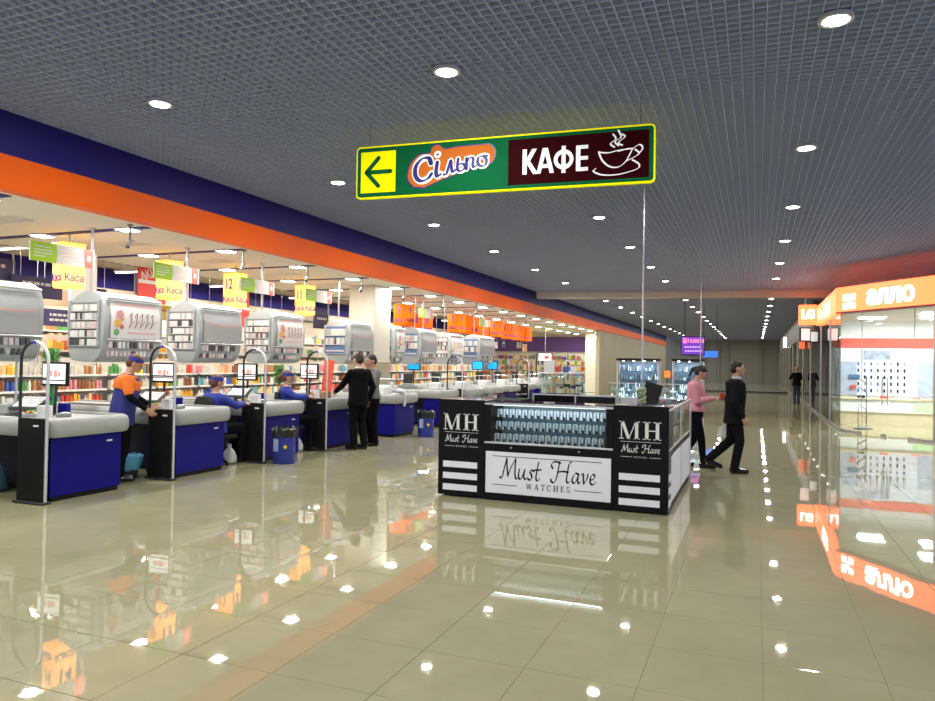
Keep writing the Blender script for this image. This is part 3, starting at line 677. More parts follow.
for k in range(2): g.tube([(-9.4+.5*k, 6.5, .915), (-9.4+.5*k, 6.5, 1.6)], .015, 8)
g.box(-9.5, 6.36, 1.58, -8.75, 6.62, 1.61); tag(g.obj('steel_rack', ALU), 'thin steel shelf frame behind the nearest monitor', 'shelf')

# ================================================================ STORE SHELVES
def pack_meshes():
    out = []
    for ci in range(12):
        for k in range(2):
            g = G()
            if k == 0: g.box(-.05, -.04, 0, .05, .04, .19, .006)
            else: g.lathe(0, 0, [(.035, 0), (.04, .01), (.04, .13), (.018, .17), (.018, .21)], 8)
            out.append((g.mesh('grocery_pack' if k == 0 else 'grocery_bottle', GM[ci]), ci, k))
    return out
PM = pack_meshes(); NIND = [0]
SHELFM = mat('shelf_enamel', (.7, .68, .62), .4)
def gondola(x, y, L, h, lab, levels=4, ind=False, wall=False, group=None, num=''):
    t = thing('shelf_unit', lab, 'shelf unit', (x, y, 0), 0, group)
    WH = [4, 8, 10, 8, 4, 6]
    g = G(); g.box(-.45, 0, 0, .02, L, .12); g.obj('base_shelf', SHELFM, t)
    g = G(); g.box(-.45, 0, .12, -.42, L, h); g.obj('back_panel', SHELFM, t)
    for k in range(2):
        g = G(); g.box(-.46, k*L-.02, 0, -.4, k*L+.02, h+.03); g.obj('upright', ALU, t)
    gg = G()
    dz = (h-.15)/levels
    for r in range(levels):
        z = .12+r*dz; cnt = 0
        if r:
            g = G(); g.box(-.42, .02, z-.02, 0, L-.02, z); g.obj('shelf', SHELFM, t)
            g = G(); g.box(0, .02, z-.035, .01, L-.02, z+.005); g.obj('price_strip', WHITE if (r+int(y)) % 4 else GM[8], t)
        yy = .08; ci = random.randrange(12); run = random.randint(1, 3)
        while yy < L-.08:
            if run == 0: ci = random.choice(WH) if random.random() < .3 else random.randrange(12); run = random.randint(1, 3)
            run -= 1; k = random.choice((0, 0, 1)); s = min(random.uniform(.8, 1.15), (dz-.05)/.21) if dz > .2 else .7
            if ind and r >= 2 and NIND[0] < 290:
                me, c_, k_ = PM[ci*2+k]; o = bpy.data.objects.new(me.name, me); COL.objects.link(o); o.location = (x-.07, y+yy, z); o.scale = (1, .7, s); NIND[0] += 1
                tag(o, f'small {CN[ci]} grocery {"packet" if k == 0 else "bottle"}, {ORD[cnt]} on the {["", "second", "third", "fourth", "top"][r]} shelf of the {num} front shelf unit', 'packet' if k == 0 else 'bottle', f'{CN[ci]} grocery {"packets" if k == 0 else "bottles"} on the front shelves')
                yy += .085; cnt += 1
            else:
                gg.mi = ci
                w = random.uniform(.06, .1) if not wall else random.uniform(.08, .15)
                gg.box(-.15, yy-.04, z, -.02, yy-.05+w, z+(dz-.06)*random.uniform(.6, .95)); yy += w
    gg.obj('goods', GM, t, kind='stuff', label='mixed packets filling the shelves')
k = 0
for i, y in enumerate([4.6+1.28*i for i in range(22)]):
    gondola(-12.3, y, 1.22, 1.62, f'low grocery shelf unit of the front row behind the checkouts, {ORD[i]} from the left', 5, True, group='front row shelf units', num=ORD[i])
for i, y in enumerate([6+1.9*i for i in range(17)]):
    gondola(-14.9, y, 1.84, 2.15, f'taller grocery shelf unit of the second row, {ORD[i]} from the left', 6, wall=True, group='second row shelf units')
for i, y in enumerate([8+2.4*i for i in range(15)]):
    gondola(-17.7, y, 2.3, 2.75, f'tall wall shelf unit at the back of the supermarket, {ORD[i]} from the left', 7, wall=True, group='back wall shelf units')
for i, x in enumerate([-17.5+2.1*i for i in range(4)]):
    t = thing('end_shelf_unit', f'pale shelf unit with mixed goods at the supermarket\'s far end, {ORD[i]} from the left', 'shelf unit', (x, 45.5, 0), 0, 'end wall shelf units')
    g = G(); g.box(0, 0, 0, 2, .3, 2.3); g.obj('back_panel', SHELFM, t); g = G()
    for r in range(6):
        for c in range(14):
            g.mi = random.randrange(12); g.box(.05+c*.138, -.15, .2+r*.35, .05+c*.138+.11, 0, .2+r*.35+random.uniform(.15, .28))
    g.obj('goods', GM, t, kind='stuff')
# hanging boards
BOARDB = mat('board_navy', (.06, .06, .17), .5); PEACH = mat('peach_board', (.8, .52, .36), .6)
def board(x, y, z, w, h, m, lab, lines=0, lm=None, cat='sign', rods=True, top=4.62):
    t = thing('hanging_board', lab, cat, (x, y, z))
    g = G(); g.box(-.02, -w/2, 0, .02, w/2, h, .004); g.obj('panel', m, t)
    if rods:
        g = G(); g.tube([(0, -w/2+.05, h), (0, -w/2+.05, top-z)], .008, 6); g.tube([(0, w/2-.05, h), (0, w/2-.05, top-z)], .008, 6); g.obj('hanging_wires', STEEL, t)
    if lines:
        g = G(FX(.022, -w/2, 0))
        for k in range(lines):
            a = w*.2
            while a < w*.8: b = random.uniform(.05, .12); g.box(a, h*(.6-.3*k), 0, a+b, h*(.6-.3*k)+h*.14, .004); a += b+.03
        g.obj('lettering', lm or WHITE, t)
    return t
board(-13.4, 9.2, 3.05, 1.0, .45, BOARDB, 'navy board with pale lettering, left of the first lane lamp, upper', 1, top=4.62)
board(-13.3, 10.1, 2.8, 1.1, .42, BOARDB, 'navy board with pale lettering, just above the gap between the two nearest dispensers', 1, top=4.62)
board(-15.3, 12.2, 2.35, .9, .4, BOARDB, 'small navy board in the gap between the two nearest dispensers', 2)
board(-15.6, 12.6, 2.85, 1.6, .4, PEACH, 'plain peach board in the gap between the nearest dispensers', 0)
for i, (x, y, z, w, h) in enumerate([(-13.2, 12.9, 3.1, .9, .5), (-13.4, 16.2, 2.9, .8, .5), (-13.5, 20.5, 2.7, .9, .5), (-14.5, 25, 2.7, 1.2, .5)]):
    board(x, y, z, w, h, BOARDB if i % 2 == 0 else PEACH, ['navy board right of the second lane lamp', 'peach board left of the twelfth-lane lamp', 'navy board left of the cream column', 'peach board far behind the orange lane numbers'][i], 1, WHITE if i % 2 == 0 else GM[0])
def promo(x, y, z, w, h, lab):
    t = board(x, y, z, w, h, REDP, lab, 0, top=4.62 if x < -11.8 else 3.52)
    text('АКЦІЯ', .27, WHITE, t, 'lettering', frame((.024, -.02, h-.32), (0, .93, .36), (0, -.36, .93)), bold=.006, sx=.75)
    g = G(FX(.022, -w/2, 0)); g.box(0, h*.42, 0, w, h*.5, .004); g.obj('white_band', WHITE, t)
promo(-11.9, 11.65, 2.8, .75, .95, 'red promotion board with white lettering left of the second lane lamp'); promo(-11.9, 14.4, 2.45, .8, 1.0, 'red promotion board with white band behind the twelfth-lane lamp')
board(-10.2, 8.55, 2.5, .5, .85, WHITE, 'tall blank white board behind the pole of the nearest banner', 0, top=3.52); board(-10.4, 10.9, 2.5, .4, .85, WHITE, 'narrow blank white board behind the pole of the second banner', 0, top=3.52)
CLM = [WHITE, BOARDB, GM[0], GM[2], PEACH]
for i in range(26):           # price posters over the aisles
    y = 10+i*1.35; x = random.choice([-13.2, -14.0, -16.2]); o = board(x, y, random.uniform(2.2, 2.75), random.uniform(.5, 1.0), random.uniform(.3, .5), CLM[i % 5], f'{["white", "navy", "red", "yellow", "peach"][i%5]} price board hanging over the supermarket aisles, {ORD[i]} from the camera', 1, GM[0] if i % 5 in (0, 3, 4) else WHITE)
    o['group'] = f'{["white", "navy", "red", "yellow", "peach"][i%5]} price boards over the aisles'
# wall tv
t = thing('wall_television', 'small black television showing white and red picture, far in the supermarket', 'television', (-9.25, 33, 1.75), 0)
g = G(); g.box(-.35, -.04, 0, .35, .0, .42, .01); g.obj('housing', BLACK, t); g = G(); g.box(-.31, -.045, .04, .31, -.04, .38); g.obj('screen', SCRW, t); g = G(); g.ell((.08, -.05, .2), (.12, .01, .08)); g.obj('picture', GM[0], t)
g = G(); g.tube([(0, 0, .4), (0, 0, 1.77)], .02, 8); g.obj('hanger', STEEL, t)

# ================================================================ LETTERING STROKES
MUST = [[(0, .04), (.05, .0), (.12, .12), (.22, .55), (.34, 1.0)], [(.34, 1.0), (.35, .6), (.4, .12)], [(.4, .12), (.58, .6), (.8, 1.0)], [(.8, 1.0), (.77, .5), (.78, .12), (.86, .01), (.96, .12)],
        [(1.0, .5), (.95, .2), (1.0, .02), (1.12, .08), (1.28, .5)], [(1.28, .5), (1.22, .15), (1.3, .02), (1.4, .12)],
        [(1.72, .44), (1.62, .5), (1.54, .4), (1.62, .25), (1.62, .08), (1.52, .0), (1.44, .06)], [(1.98, .9), (1.88, .4), (1.85, .1), (1.92, .0), (2.04, .1)], [(1.76, .5), (1.94, .52), (2.1, .54)]]
HAVE = [[(2.68, .66), (2.62, .82), (2.74, .97), (2.92, .98), (3.06, .94)], [(3.02, .98), (2.96, .6), (2.86, .15), (2.74, -.03), (2.62, .02), (2.6, .12)], [(3.62, 1.02), (3.5, .92), (3.42, .5), (3.37, .12), (3.45, .01), (3.55, .1)], [(2.98, .5), (3.2, .54), (3.44, .52)],
        [(3.95, .44), (3.82, .5), (3.68, .3), (3.66, .08), (3.76, .02), (3.88, .2), (3.97, .48)], [(3.97, .48), (3.92, .15), (3.98, .02), (4.07, .12)], [(4.1, .42), (4.18, .5), (4.2, .25), (4.22, .02)], [(4.22, .02), (4.36, .25), (4.42, .5)],
        [(4.54, .22), (4.68, .28), (4.74, .42), (4.66, .5), (4.55, .38), (4.52, .15), (4.6, .01), (4.72, .06), (4.8, .16)]]
def script(strokes, M, h, w, m, parent, name, nib=.9, z1=.003):
    g = G(M @ Matrix.Diagonal((h, h, 1, 1)))
    for s_ in strokes: g.stroke(catmull(s_, 5), w, nib, 0, z1)
    return g.obj(name, m, parent)
def hb(g, a, b, w): g.flat([(a[0]-w/2, a[1]), (a[0]+w/2, a[1]), (b[0]+w/2, b[1]), (b[0]-w/2, b[1])], 0, .003)
def rc(g, x0, y0, x1, y1): g.flat([(x0, y0), (x1, y0), (x1, y1), (x0, y1)], 0, .003)
def serif(ch, g):
    if ch == 'M':
        hb(g, (.13, 1), (.13, 0), .05); hb(g, (.17, 1), (.52, 0), .17); hb(g, (.88, 1), (.52, 0), .05); hb(g, (.93, 1), (.93, 0), .17); rc(g, 0, 0, .26, .05); rc(g, 0, .95, .24, 1); rc(g, .78, 0, 1.1, .05); rc(g, .86, .95, 1.1, 1); return 1.18
    if ch == 'H':
        for x in (.2, .75): hb(g, (x, 1), (x, 0), .18); rc(g, x-.2, 0, x+.2, .05); rc(g, x-.2, .95, x+.2, 1)
        rc(g, .25, .47, .7, .53); return 1.02
    if ch == 'W': hb(g, (.1, 1), (.34, 0), .15); hb(g, (.56, 1), (.34, 0), .06); hb(g, (.54, 1), (.78, 0), .15); hb(g, (1.0, 1), (.78, 0), .06); rc(g, 0, .95, .26, 1); rc(g, .44, .95, .66, 1); rc(g, .9, .95, 1.12, 1); return 1.2
    if ch == 'A': hb(g, (.44, 1), (.12, 0), .06); hb(g, (.42, 1), (.74, 0), .16); rc(g, .22, .3, .64, .36); rc(g, 0, 0, .25, .05); rc(g, .58, 0, .9, .05); return .95
    if ch == 'T': hb(g, (.4, 1), (.4, 0), .15); rc(g, 0, .94, .8, 1); rc(g, 0, .78, .05, 1); rc(g, .75, .78, .8, 1); rc(g, .22, 0, .58, .05); return .88
    if ch == 'C': g.stroke([(.42+.38*math.cos(math.radians(a)), .5+.48*math.sin(math.radians(a))) for a in range(45, 320, 15)], .15, 0, 0, .003); rc(g, .66, .68, .71, .95); return .85
    if ch == 'E':
        hb(g, (.2, 1), (.2, 0), .16); rc(g, .04, 0, .68, .06); rc(g, .04, .94, .66, 1); rc(g, .2, .48, .52, .54); rc(g, .62, 0, .68, .24); rc(g, .6, .78, .66, 1); rc(g, .47, .38, .52, .64); return .8
    if ch == 'S': g.stroke(catmull([(.56, .8), (.42, .96), (.2, .92), (.12, .74), (.3, .55), (.52, .38), (.54, .14), (.34, .02), (.14, .08), (.08, .24)], 4), .15, -.3, 0, .003); return .72
def serifword(word, M, h, m, parent, name, gap=0, sx=1):
    tmp = G(); tot = 0; adv = []
    for c_ in word: adv.append(tot); tot += serif(c_, G())+gap
    tot -= gap
    g = G()
    for c_, a in zip(word, adv):
        g.M = M @ Matrix.Diagonal((h*sx, h, 1, 1)) @ Matrix.Translation((a-tot/2, 0, 0)); serif(c_, g)
    return g.obj(name, m, parent)

# ================================================================ WATCH KIOSK
KX0, KX1, KY0, KY1, KH = -3.65, -.88, 8.19, 11.07, 1.18
ki = thing('watch_kiosk', 'black island kiosk selling watches with white sign and glass showcase', 'kiosk', (0, 0, 0))
BK = mat('kiosk_black', (.004, .004, .005), .4, spec=.2)
LITW = mat('kiosk_white', (.72, .72, .78), .35, emit=.12, ecol=(.9, .9, 1))
def add(nm, m, f, sm=False, label=None):
    g = G(); f(g); return g.obj(nm, m, ki, sm, label)
for x0, x1 in ((KX0, -3.04), (-1.49, KX1)):
    add('front_cabinet', BK, lambda g: g.box(x0, KY0, .02, x1, KY0+.5, KH, .004))
    xc = (x0+x1)/2
    serifword('MH', FY(xc, KY0-.001, .82), .2, WHITE, ki, 'monogram', .08, sx=1.05)
    add('monogram_rule', WHITE, lambda g: (g.box(xc-.22, KY0-.004, .79, xc+.22, KY0, .794), g.box(xc-.22, KY0-.004, .62, xc-.09, KY0, .624), g.box(xc+.1, KY0-.004, .62, xc+.22, KY0, .624)))
    script(MUST+HAVE, FY(xc-.21, KY0-.001, .675), .088, .13, WHITE, ki, 'script_name')
    serifword('WATCHES', FY(xc, KY0-.001, .613), .018, WHITE, ki, 'small_word', .25)
    for z in (.36, .22, .08):
        add('light_slot', LITW, lambda g: g.box(xc-.235, KY0-.006, z, xc+.215, KY0+.01, z+.075))
add('base', BK, lambda g: g.box(-3.04, KY0+.01, .02, -1.49, KY0+.48, .7))
add('kick_board', BK, lambda g: g.box(-3.04, KY0-.0, .0, -1.49, KY0+.01, .085))
add('sign_panel', LITW, lambda g: g.box(-3.02, KY0-.006, .09, -1.51, KY0+.01, .585, .003))
add('upper_board', BK, lambda g: g.box(-3.04, KY0, .59, -1.49, KY0+.01, .675))
for x in (-2.7, -1.88): add('lock', STEEL, lambda g: g.tube([(x, KY0-.008, .64), (x, KY0, .64)], .012, 10))
script(MUST+HAVE, FY(-2.83, KY0-.006, .275), .24, .1, BLACKG, ki, 'script_sign')
serifword('WATCHES', FY(-2.24, KY0-.006, .163), .068, BLACKG, ki, 'serif_sign', .3, sx=.95)
add('sign_rule', BLACKG, lambda g: (g.box(-2.93, KY0-.009, .53, -1.61, KY0-.005, .537), g.box(-2.93, KY0-.009, .19, -2.62, KY0-.005, .197), g.box(-1.93, KY0-.009, .19, -1.61, KY0-.005, .197)))
add('showcase_back', mat('showcase_back', (.3, .36, .42), .3), lambda g: g.box(-2.96, KY0+.44, .7, -1.57, KY0+.46, 1.15))
add('showcase_side', BK, lambda g: (g.box(-3.04, KY0, .69, -2.96, KY0+.46, 1.17), g.box(-1.57, KY0, .69, -1.49, KY0+.46, 1.17)))
for z in (.69, 1.155): add('metal_rail', ALU, lambda g: g.box(-3.04, KY0-.012, z-.01, -1.49, KY0+.03, z+.012, .003))
ZS = [.70, .845, .99]
SG = glassmat('shelf_glass', (.75, .85, .88))
for i, z in enumerate(ZS[1:]): add('glass_shelf', SG, lambda g: g.box(-2.96, KY0+.06+.05*i, z-.006, -1.57, KY0+.44, z))
add('showcase_glass', GLASS, lambda g: g.box(-2.96, KY0+.0, .702, -1.57, KY0+.006, 1.144))
add('led_strip', mat('led_strip', (1, 1, 1), .4, emit=3, ecol=(.85, .93, 1)), lambda g: g.box(-2.94, KY0+.03, 1.138, -1.59, KY0+.045, 1.146))
arealight('showcase_lamp', (-2.26, KY0+.08, 1.13), 1.3, 3, (.85, .93, 1), ki, .03)
# counters around the sides and rear
add('side_counter', BK, lambda g: g.box(KX0, KY0+.5, .02, KX0+.5, KY1-.5, 1.12, .004))
add('side_counter', BK, lambda g: g.box(KX1-.5, KY0+.5, .02, KX1-.012, KY1-.5, .72, .004))
add('rear_counter', BK, lambda g: g.box(KX0, KY1-.5, .02, KX1-.012, KY1, .98, .004))
add('side_case_glass', GLASS, lambda g: (g.box(KX1-.012, KY0+.06, .72, KX1-.006, KY1-.06, 1.14), g.box(KX1-.5, KY0+.52, 1.14, KX1-.006, KY1-.06, 1.148)))
add('case_rail', ALU, lambda g: (g.box(KX1-.02, KY0+.01, 1.14, KX1+.005, KY1, 1.165, .003), g.box(KX1-.02, KY0+.03, .70, KX1+.005, KY1, .72, .003), g.box(KX1-.02, KY1-.03, 0, KX1+.005, KY1, 1.16, .003), g.box(KX1-.02, 9.6, .72, KX1+.002, 9.62, 1.14)))
add('glass_shelf', SG, lambda g: g.box(KX1-.48, KY0+.52, .93, KX1-.03, KY1-.52, .936))
for y0, y1 in ((8.45, 9.55), (9.7, 10.9)): add('white_side_panel', LITW, lambda g: g.box(KX1-.012, y0, .1, KX1+.004, y1, .62, .003))
for z in (.36, .22, .08): add('light_slot', LITW, lambda g: g.box(KX1-.004, KY0+.03, z, KX1+.004, KY0+.22, z+.075))
add('top_slab', BLACKG, lambda g: (g.box(KX0, KY0, KH, -3.04, KY0+.5, KH+.012, .003), g.box(-1.49, KY0, KH, KX1, KY0+.5, KH+.012, .003)))
add('top_glass', ACRYL, lambda g: (g.box(-3.04, KY0, 1.17, -1.49, KY0+.46, 1.18), g.box(KX0, KY0+.5, 1.12, KX0+.5, KY1-.5, 1.19)))
add('rear_case', ACRYL, lambda g: (g.box(KX0+.5, KY1-.49, .98, -1.9, KY1-.488, 1.17), g.box(KX0+.5, KY1-.5, 1.17, -1.9, KY1, 1.178), g.box(KX0+.5, KY1-.01, .98, -1.9, KY1, 1.17)))
add('rear_fascia', BLACKG, lambda g: g.box(KX0+.5, KY1-.5, .98, -1.9, KY1-.49, 1.172))
add('rear_rail', ALU, lambda g: (g.box(-3.15, KY1-.51, 1.175, -1.9, KY1-.49, 1.195), g.box(-3.15, KY1-.51, .98, -3.13, KY1-.49, 1.18), g.box(-2.5, KY1-.51, .98, -2.48, KY1-.49, 1.18)))
# watches
wd = thing('display_watch', 'pale cuff stand with a watch and a dark price tag, in the front showcase', 'watch', (0, 0, 0))
g = G(); g.prism([(-.03, 0), (.03, 0), (.028, .085), (.02, .095), (-.02, .095), (-.028, .085)], 0, .035); g.obj('cuff_stand', mat('cuff_pale', (.62, .68, .78), .35), wd)
g = G(); g.tube([(0, -.004, .052), (0, -.012, .052)], .016, 12); g.obj('watch_dial', mat('dial', (.5, .55, .62), .2, metal=.5), wd)
g = G(); g.box(-.01, -.006, .012, .01, 0, .036); g.box(-.01, -.006, .068, .01, 0, .09); g.obj('strap', mat('watch_strap', (.22, .24, .28), .4), wd)
g = G(); g.box(.005, -.02, 0, .033, -.016, .03); g.obj('price_tag', BLACK, wd)
wd['group'] = 'watches in the front showcase'
RN = ['bottom', 'middle', 'top']
first = True
for r, z in enumerate(ZS):
    for c in range(17):
        loc = (-2.915+c*.0795, KY0+.085+.05*(r), z); lab = f'watch on a pale cuff stand, {ORD[c]} from the left on the {RN[r]} showcase row'
        if first: wd.location = loc; wd['label'] = lab; wd['group'] = f'watches on the {RN[r]} row of the kiosk showcase'; first = False
        else: o = copy_tree(wd, loc, lab); o['group'] = f'watches on the {RN[r]} row of the kiosk showcase'
for j, z in enumerate((.72, .936)):
    for k in range(8):
        o = copy_tree(wd, (KX1-.12, 8.85+.22*k, z), f'watch on a pale cuff stand, {ORD[k]} from the front on the {"lower" if j == 0 else "upper"} side case shelf', rz=math.pi/2); o['group'] = f'watches on the {"lower" if j == 0 else "upper"} shelf of the side case'
# kiosk poles, vase, monitor, items
for nm, x, y, z0, lab in (('kiosk_pole', -1.55, 10.8, .98, 'thin steel pole rising from the watch kiosk to the ceiling'),):
    g = G(); g.tube([(x, y, z0), (x, y, 4.4)], .014, 8); g.lathe(x, y, [(.04, z0), (.04, z0+.015)], 12); tag(g.obj(nm, STEEL, smooth=True), lab, 'pole')
t = thing('glass_vase', 'glass vase of curly pale green ribbons at the foot of the kiosk pole', 'vase', (-1.52, 9.9, 1.148+.0)); t.location = (-1.22, 8.45, KH+.012)
g = G(); g.lathe(0, 0, [(.045, 0), (.05, .01), (.035, .05), (.055, .18), (.052, .18), (.033, .06)], 16); g.obj('vase', ACRYL, t, True)
g = G()
for k in range(26):
    a = random.uniform(0, 6.28); p = [(0, 0, .03)]
    for j in range(8): p.append((.035*math.cos(a+j*1.3)+random.uniform(-.02, .02), .035*math.sin(a+j*1.3)+random.uniform(-.02, .02), .03+j*.025))
    g.mi = k % 2; g.tube(catmull(p, 3), .0035, 4)
g.obj('ribbons', [mat('pale_green', (.45, .6, .15), .4), mat('pale_ribbon', (.7, .72, .6), .4)], t, kind='stuff')
t = thing('counter_monitor', 'black tilted monitor seen from behind on the rear of the watch kiosk', 'monitor', (-1.42, 10.75, .98), -.3); t.scale = (.88, .88, .9)
g = G(); g.box(-.1, -.08, 0, .1, .08, .02, .005); g.obj('base', BLACK, t); g = G(); g.tube([(0, 0, .02), (0, .02, .16)], .02, 8); g.obj('stand', BLACK, t)
g = G(Matrix.Translation((0, .03, .28)) @ Matrix.Rotation(.25, 4, 'Y') @ Matrix.Rotation(-.15, 4, 'X')); g.box(-.15, -.02, -.18, .15, .02, .18, .01); g.obj('housing', BLACK, t)
g = G(); g.box(-.14, -.1, 0, .14, .1, .09, .01); o = g.obj('white_tray', WHITE); o.location = (-1.15, 10.9, .98); tag(o, 'small white printer tray beside the black kiosk monitor', 'printer')
for k, x in enumerate((-2.9, -2.5, -2.1)):
    t = thing('jewel_tray', f'flat dark display tray inside the rear kiosk case, {["left", "middle", "right"][k]} one', 'tray', (x, KY1-.25, .98))
    g = G(); g.box(-.17, -.12, 0, .17, .12, .03, .006); g.obj('tray', BLACK, t); g = G()
    for a in range(6):
        for b in range(3): g.ell((-.13+a*.052, -.07+b*.07, .04), (.014, .014, .014), 6, 4)
    g.obj('rings', ALU, t, kind='stuff')

# ================================================================ SECOND KIOSK (jewellery)
JX0, JX1, JY = -4.45, -1.6, 25.0
SPARK = [mat('spark_white', (.85, .9, 1), .2, emit=.8, ecol=(.9, .95, 1)), mat('spark_blue', (.35, .5, .8), .2), mat('spark_grey', (.4, .42, .5), .2), mat('spark_dark', (.08, .08, .12), .3), mat('spark_teal', (.3, .6, .65), .2)]
def cabinet(x0, x1, lab):
    t = thing('display_cabinet', lab, 'cabinet', (x0, JY, 0)); w = x1-x0
    g = G(); g.box(0, 0, 0, w, .5, .55, .01); g.obj('base', mat('pale_base', (.35, .4, .48), .3), t)
    g = G(); g.box(-.02, -.02, 1.8, w+.02, .52, 1.88, .01); g.obj('top', BLACK, t)
    g = G()
    for a in (0, w-.03):
        for b in (0, .47): g.box(a, b, .55, a+.03, b+.03, 1.8)
    g.obj('posts', ALU, t)
    g = G(); g.box(.02, .47, .56, w-.02, .48, 1.79); g.obj('back_panel', mat('cab_back', (.16, .2, .28), .3), t)
    for z in (.85, 1.15, 1.45):
        g = G(); g.box(.03, .05, z, w-.03, .46, z+.008); g.obj('glass_shelf', SG, t)
    g = G(); g.box(.03, 0, .56, w-.03, .006, 1.79); g.obj('glass_front', GLASS, t)
    g = G()
    for z in (.56, .86, 1.16, 1.46):
        for k in range(int(w/.06)):
            g.mi = random.choice([0, 0, 1, 2, 3, 4]); a = .06+k*.06; b = random.uniform(.1, .3); h = random.uniform(.05, .2); g.box(a, b, z, a+random.uniform(.02, .05), b+.03, z+h)
    g.obj('jewellery', SPARK, t, kind='stuff')
    g = G(); 
    for k in range(int(w/.35)): g.lathe(.2+k*.35, .12, [(.03, 1.785), (.03, 1.8)], 8)
    g.obj('spot_lamps', LAMP, t)
    arealight('lamp', (w/2, .15, 1.77), w*.8, 11, (.85, .93, 1), t, .1)
cabinet(JX0, -3.05, 'left brightly lit glass jewellery cabinet behind the kiosk pole'); cabinet(-2.6, JX1, 'right brightly lit glass jewellery cabinet behind the woman in pink')
t = thing('jewellery_counter', 'low lit glass jewellery counter between the two tall cabinets', 'counter', (-4.45, 23.6, 0))
g = G(); g.box(0, 0, 0, 2.85, .5, .6, .01); g.obj('base', MATS['pale_base'], t)
g = G(); g.box(0, 0, .6, 2.85, .006, 1.05); g.box(0, .0, 1.05, 2.85, .5, 1.058); g.obj('glass_case', GLASS, t)
g = G(); g.box(0, -.01, 1.05, 2.85, .01, 1.07); g.box(0, -.01, .58, 2.85, .01, .6); g.obj('rail', ALU, t)
g = G()
for k in range(44):
    for zz in (.6, .8): g.mi = random.choice([0, 0, 1, 2, 4]); g.box(.05+k*.063, .1, zz, .09+k*.063, .14, zz+random.uniform(.04, .15))
g.obj('jewellery', SPARK, t, kind='stuff'); arealight('lamp', (1.4, .1, 1.04), 2.6, 16, (.85, .93, 1), t, .05)
g = G(); g.tube([(-1.6, 23.55, 0), (-1.6, 23.55, 4.4)], .018, 8); g.lathe(-1.6, 23.55, [(.06, 0), (.06, .015)], 12); tag(g.obj('kiosk_pole', STEEL, smooth=True), 'farther thin pole rising beside the jewellery kiosk', 'pole')
t = thing('orange_lamp_sign', 'small glowing orange sign between the two jewellery cabinets', 'lit sign', (-2.75, 24.9, 1.25)); g = G(); g.box(-.09, -.03, 0, .09, .03, .22, .01); g.obj('box', mat('lit_orange', (1, .2, .02), .4, emit=1.5, ecol=(1, .12, .01)), t); g = G(); g.tube([(0, 0, -1.25), (0, 0, 0)], .015, 6); g.obj('stem', DARK, t)
t = thing('hanging_screen', 'hanging purple advertising screen with pink lettering over the hall', 'screen', (-2.18, 28, 2.04))
g = G(); g.box(-.42, -.05, 0, .42, .05, .72, .015); g.obj('housing', BLACK, t)
g = G(); g.box(-.395, -.055, .04, .395, -.05, .69); g.obj('screen', mat('screen_violet', (.1, .02, .3), .3, emit=.7, ecol=(.22, .05, .65)), t)
g = G(FY(-.4, -.056, -.03)); 
for k in range(2): g.flat([(.06+.01*k, .5), (.16, .48), (.16, .58), (.06, .6)], 0, .002)
g.box(.05, .5, 0, .1, .68, .003); g.box(.14, .5, 0, .18, .68, .003); g.box(.22, .52, 0, .26, .66, .003)
for k in range(6): g.box(.32+k*.085, .5, 0, .37+k*.085, .64, .003)
g.obj('headline', mat('pink_glow', (1, .3, .5), .4, emit=1.2, ecol=(1, .2, .4)), t)
g = G(FY(-.4, -.056, -.03))
for r in range(2):
    for k in range(7): g.box(.1+k*.09+.03*r, .32-.15*r, 0, .16+k*.09+.03*r, .37-.15*r, .003)
g.obj('small_lines', mat('violet_glow', (.7, .5, 1), .4, emit=1, ecol=(.6, .4, 1)), t)
g = G(); g.tube([(-.3, 0, .72), (-.3, 0, 2.36)], .015, 6); g.tube([(.3, 0, .72), (.3, 0, 2.36)], .015, 6); g.obj('hangers', DARK, t)
t = thing('blue_screen', 'small blue lit board hanging right of the purple screen', 'screen', (-1.9, 34, 2.05)); g = G(); g.box(-.32, -.04, 0, .32, .04, .28, .01); g.obj('panel', mat('blue_lit', (.05, .2, .9), .4, emit=.7, ecol=(.03, .2, .9)), t)
g = G(); g.tube([(-.28, 0, .28), (-.28, 0, 2.35)], .012, 6); g.tube([(.28, 0, .28), (.28, 0, 2.35)], .012, 6); g.obj('hangers', DARK, t)
t = thing('beige_goods_counter', 'glass-topped counter full of beige goods beyond the watch kiosk', 'counter', (-4.75, 16.5, 0)); t.scale = (.6, 1, 1)
g = G(); g.box(0, 0, 0, 1.6, .6, .5, .01); g.obj('base', mat('tan_base', (.4, .3, .2), .5), t)
g = G(); g.box(0, 0, .5, 1.6, .01, 1.42); g.box(0, .59, .5, 1.6, .6, 1.42); g.box(0, 0, .5, .01, .6, 1.42); g.box(1.59, 0, .5, 1.6, .6, 1.42); g.obj('glass_case', GLASS, t)
g = G(); g.box(-.01, -.01, 1.42, 1.61, .61, 1.45, .004); g.obj('top_frame', ALU, t)
g = G()
for r in range(4):
    for k in range(18): g.mi = random.randrange(4); g.box(.04+k*.085, .1, .52+r*.22, .1+k*.085, .3, .52+r*.22+random.uniform(.08, .19))
g.obj('goods', [GM[8], GM[10], mat('tan_goods', (.5, .4, .28), .5), GM[4]], t, kind='stuff')
for i, (x, m, lab) in enumerate(((-4.6, WHITE, 'white framed notice standing on the beige goods counter'), (-4.4, GM[0], 'small red box on the beige goods counter'), (-4.2, GM[5], 'small dark blue box on the beige goods counter'), (-4.0, WHITE, 'small white perfume box on the beige goods counter'))):
    g = G(); w = .13 if i == 0 else .06; g.box(-w, -.03, 0, w, .03, .28 if i == 0 else .14, .006); o = g.obj('notice' if i == 0 else 'small_box', m); o.location = (x, 16.8, 1.45); tag(o, lab, 'notice' if i == 0 else 'box')

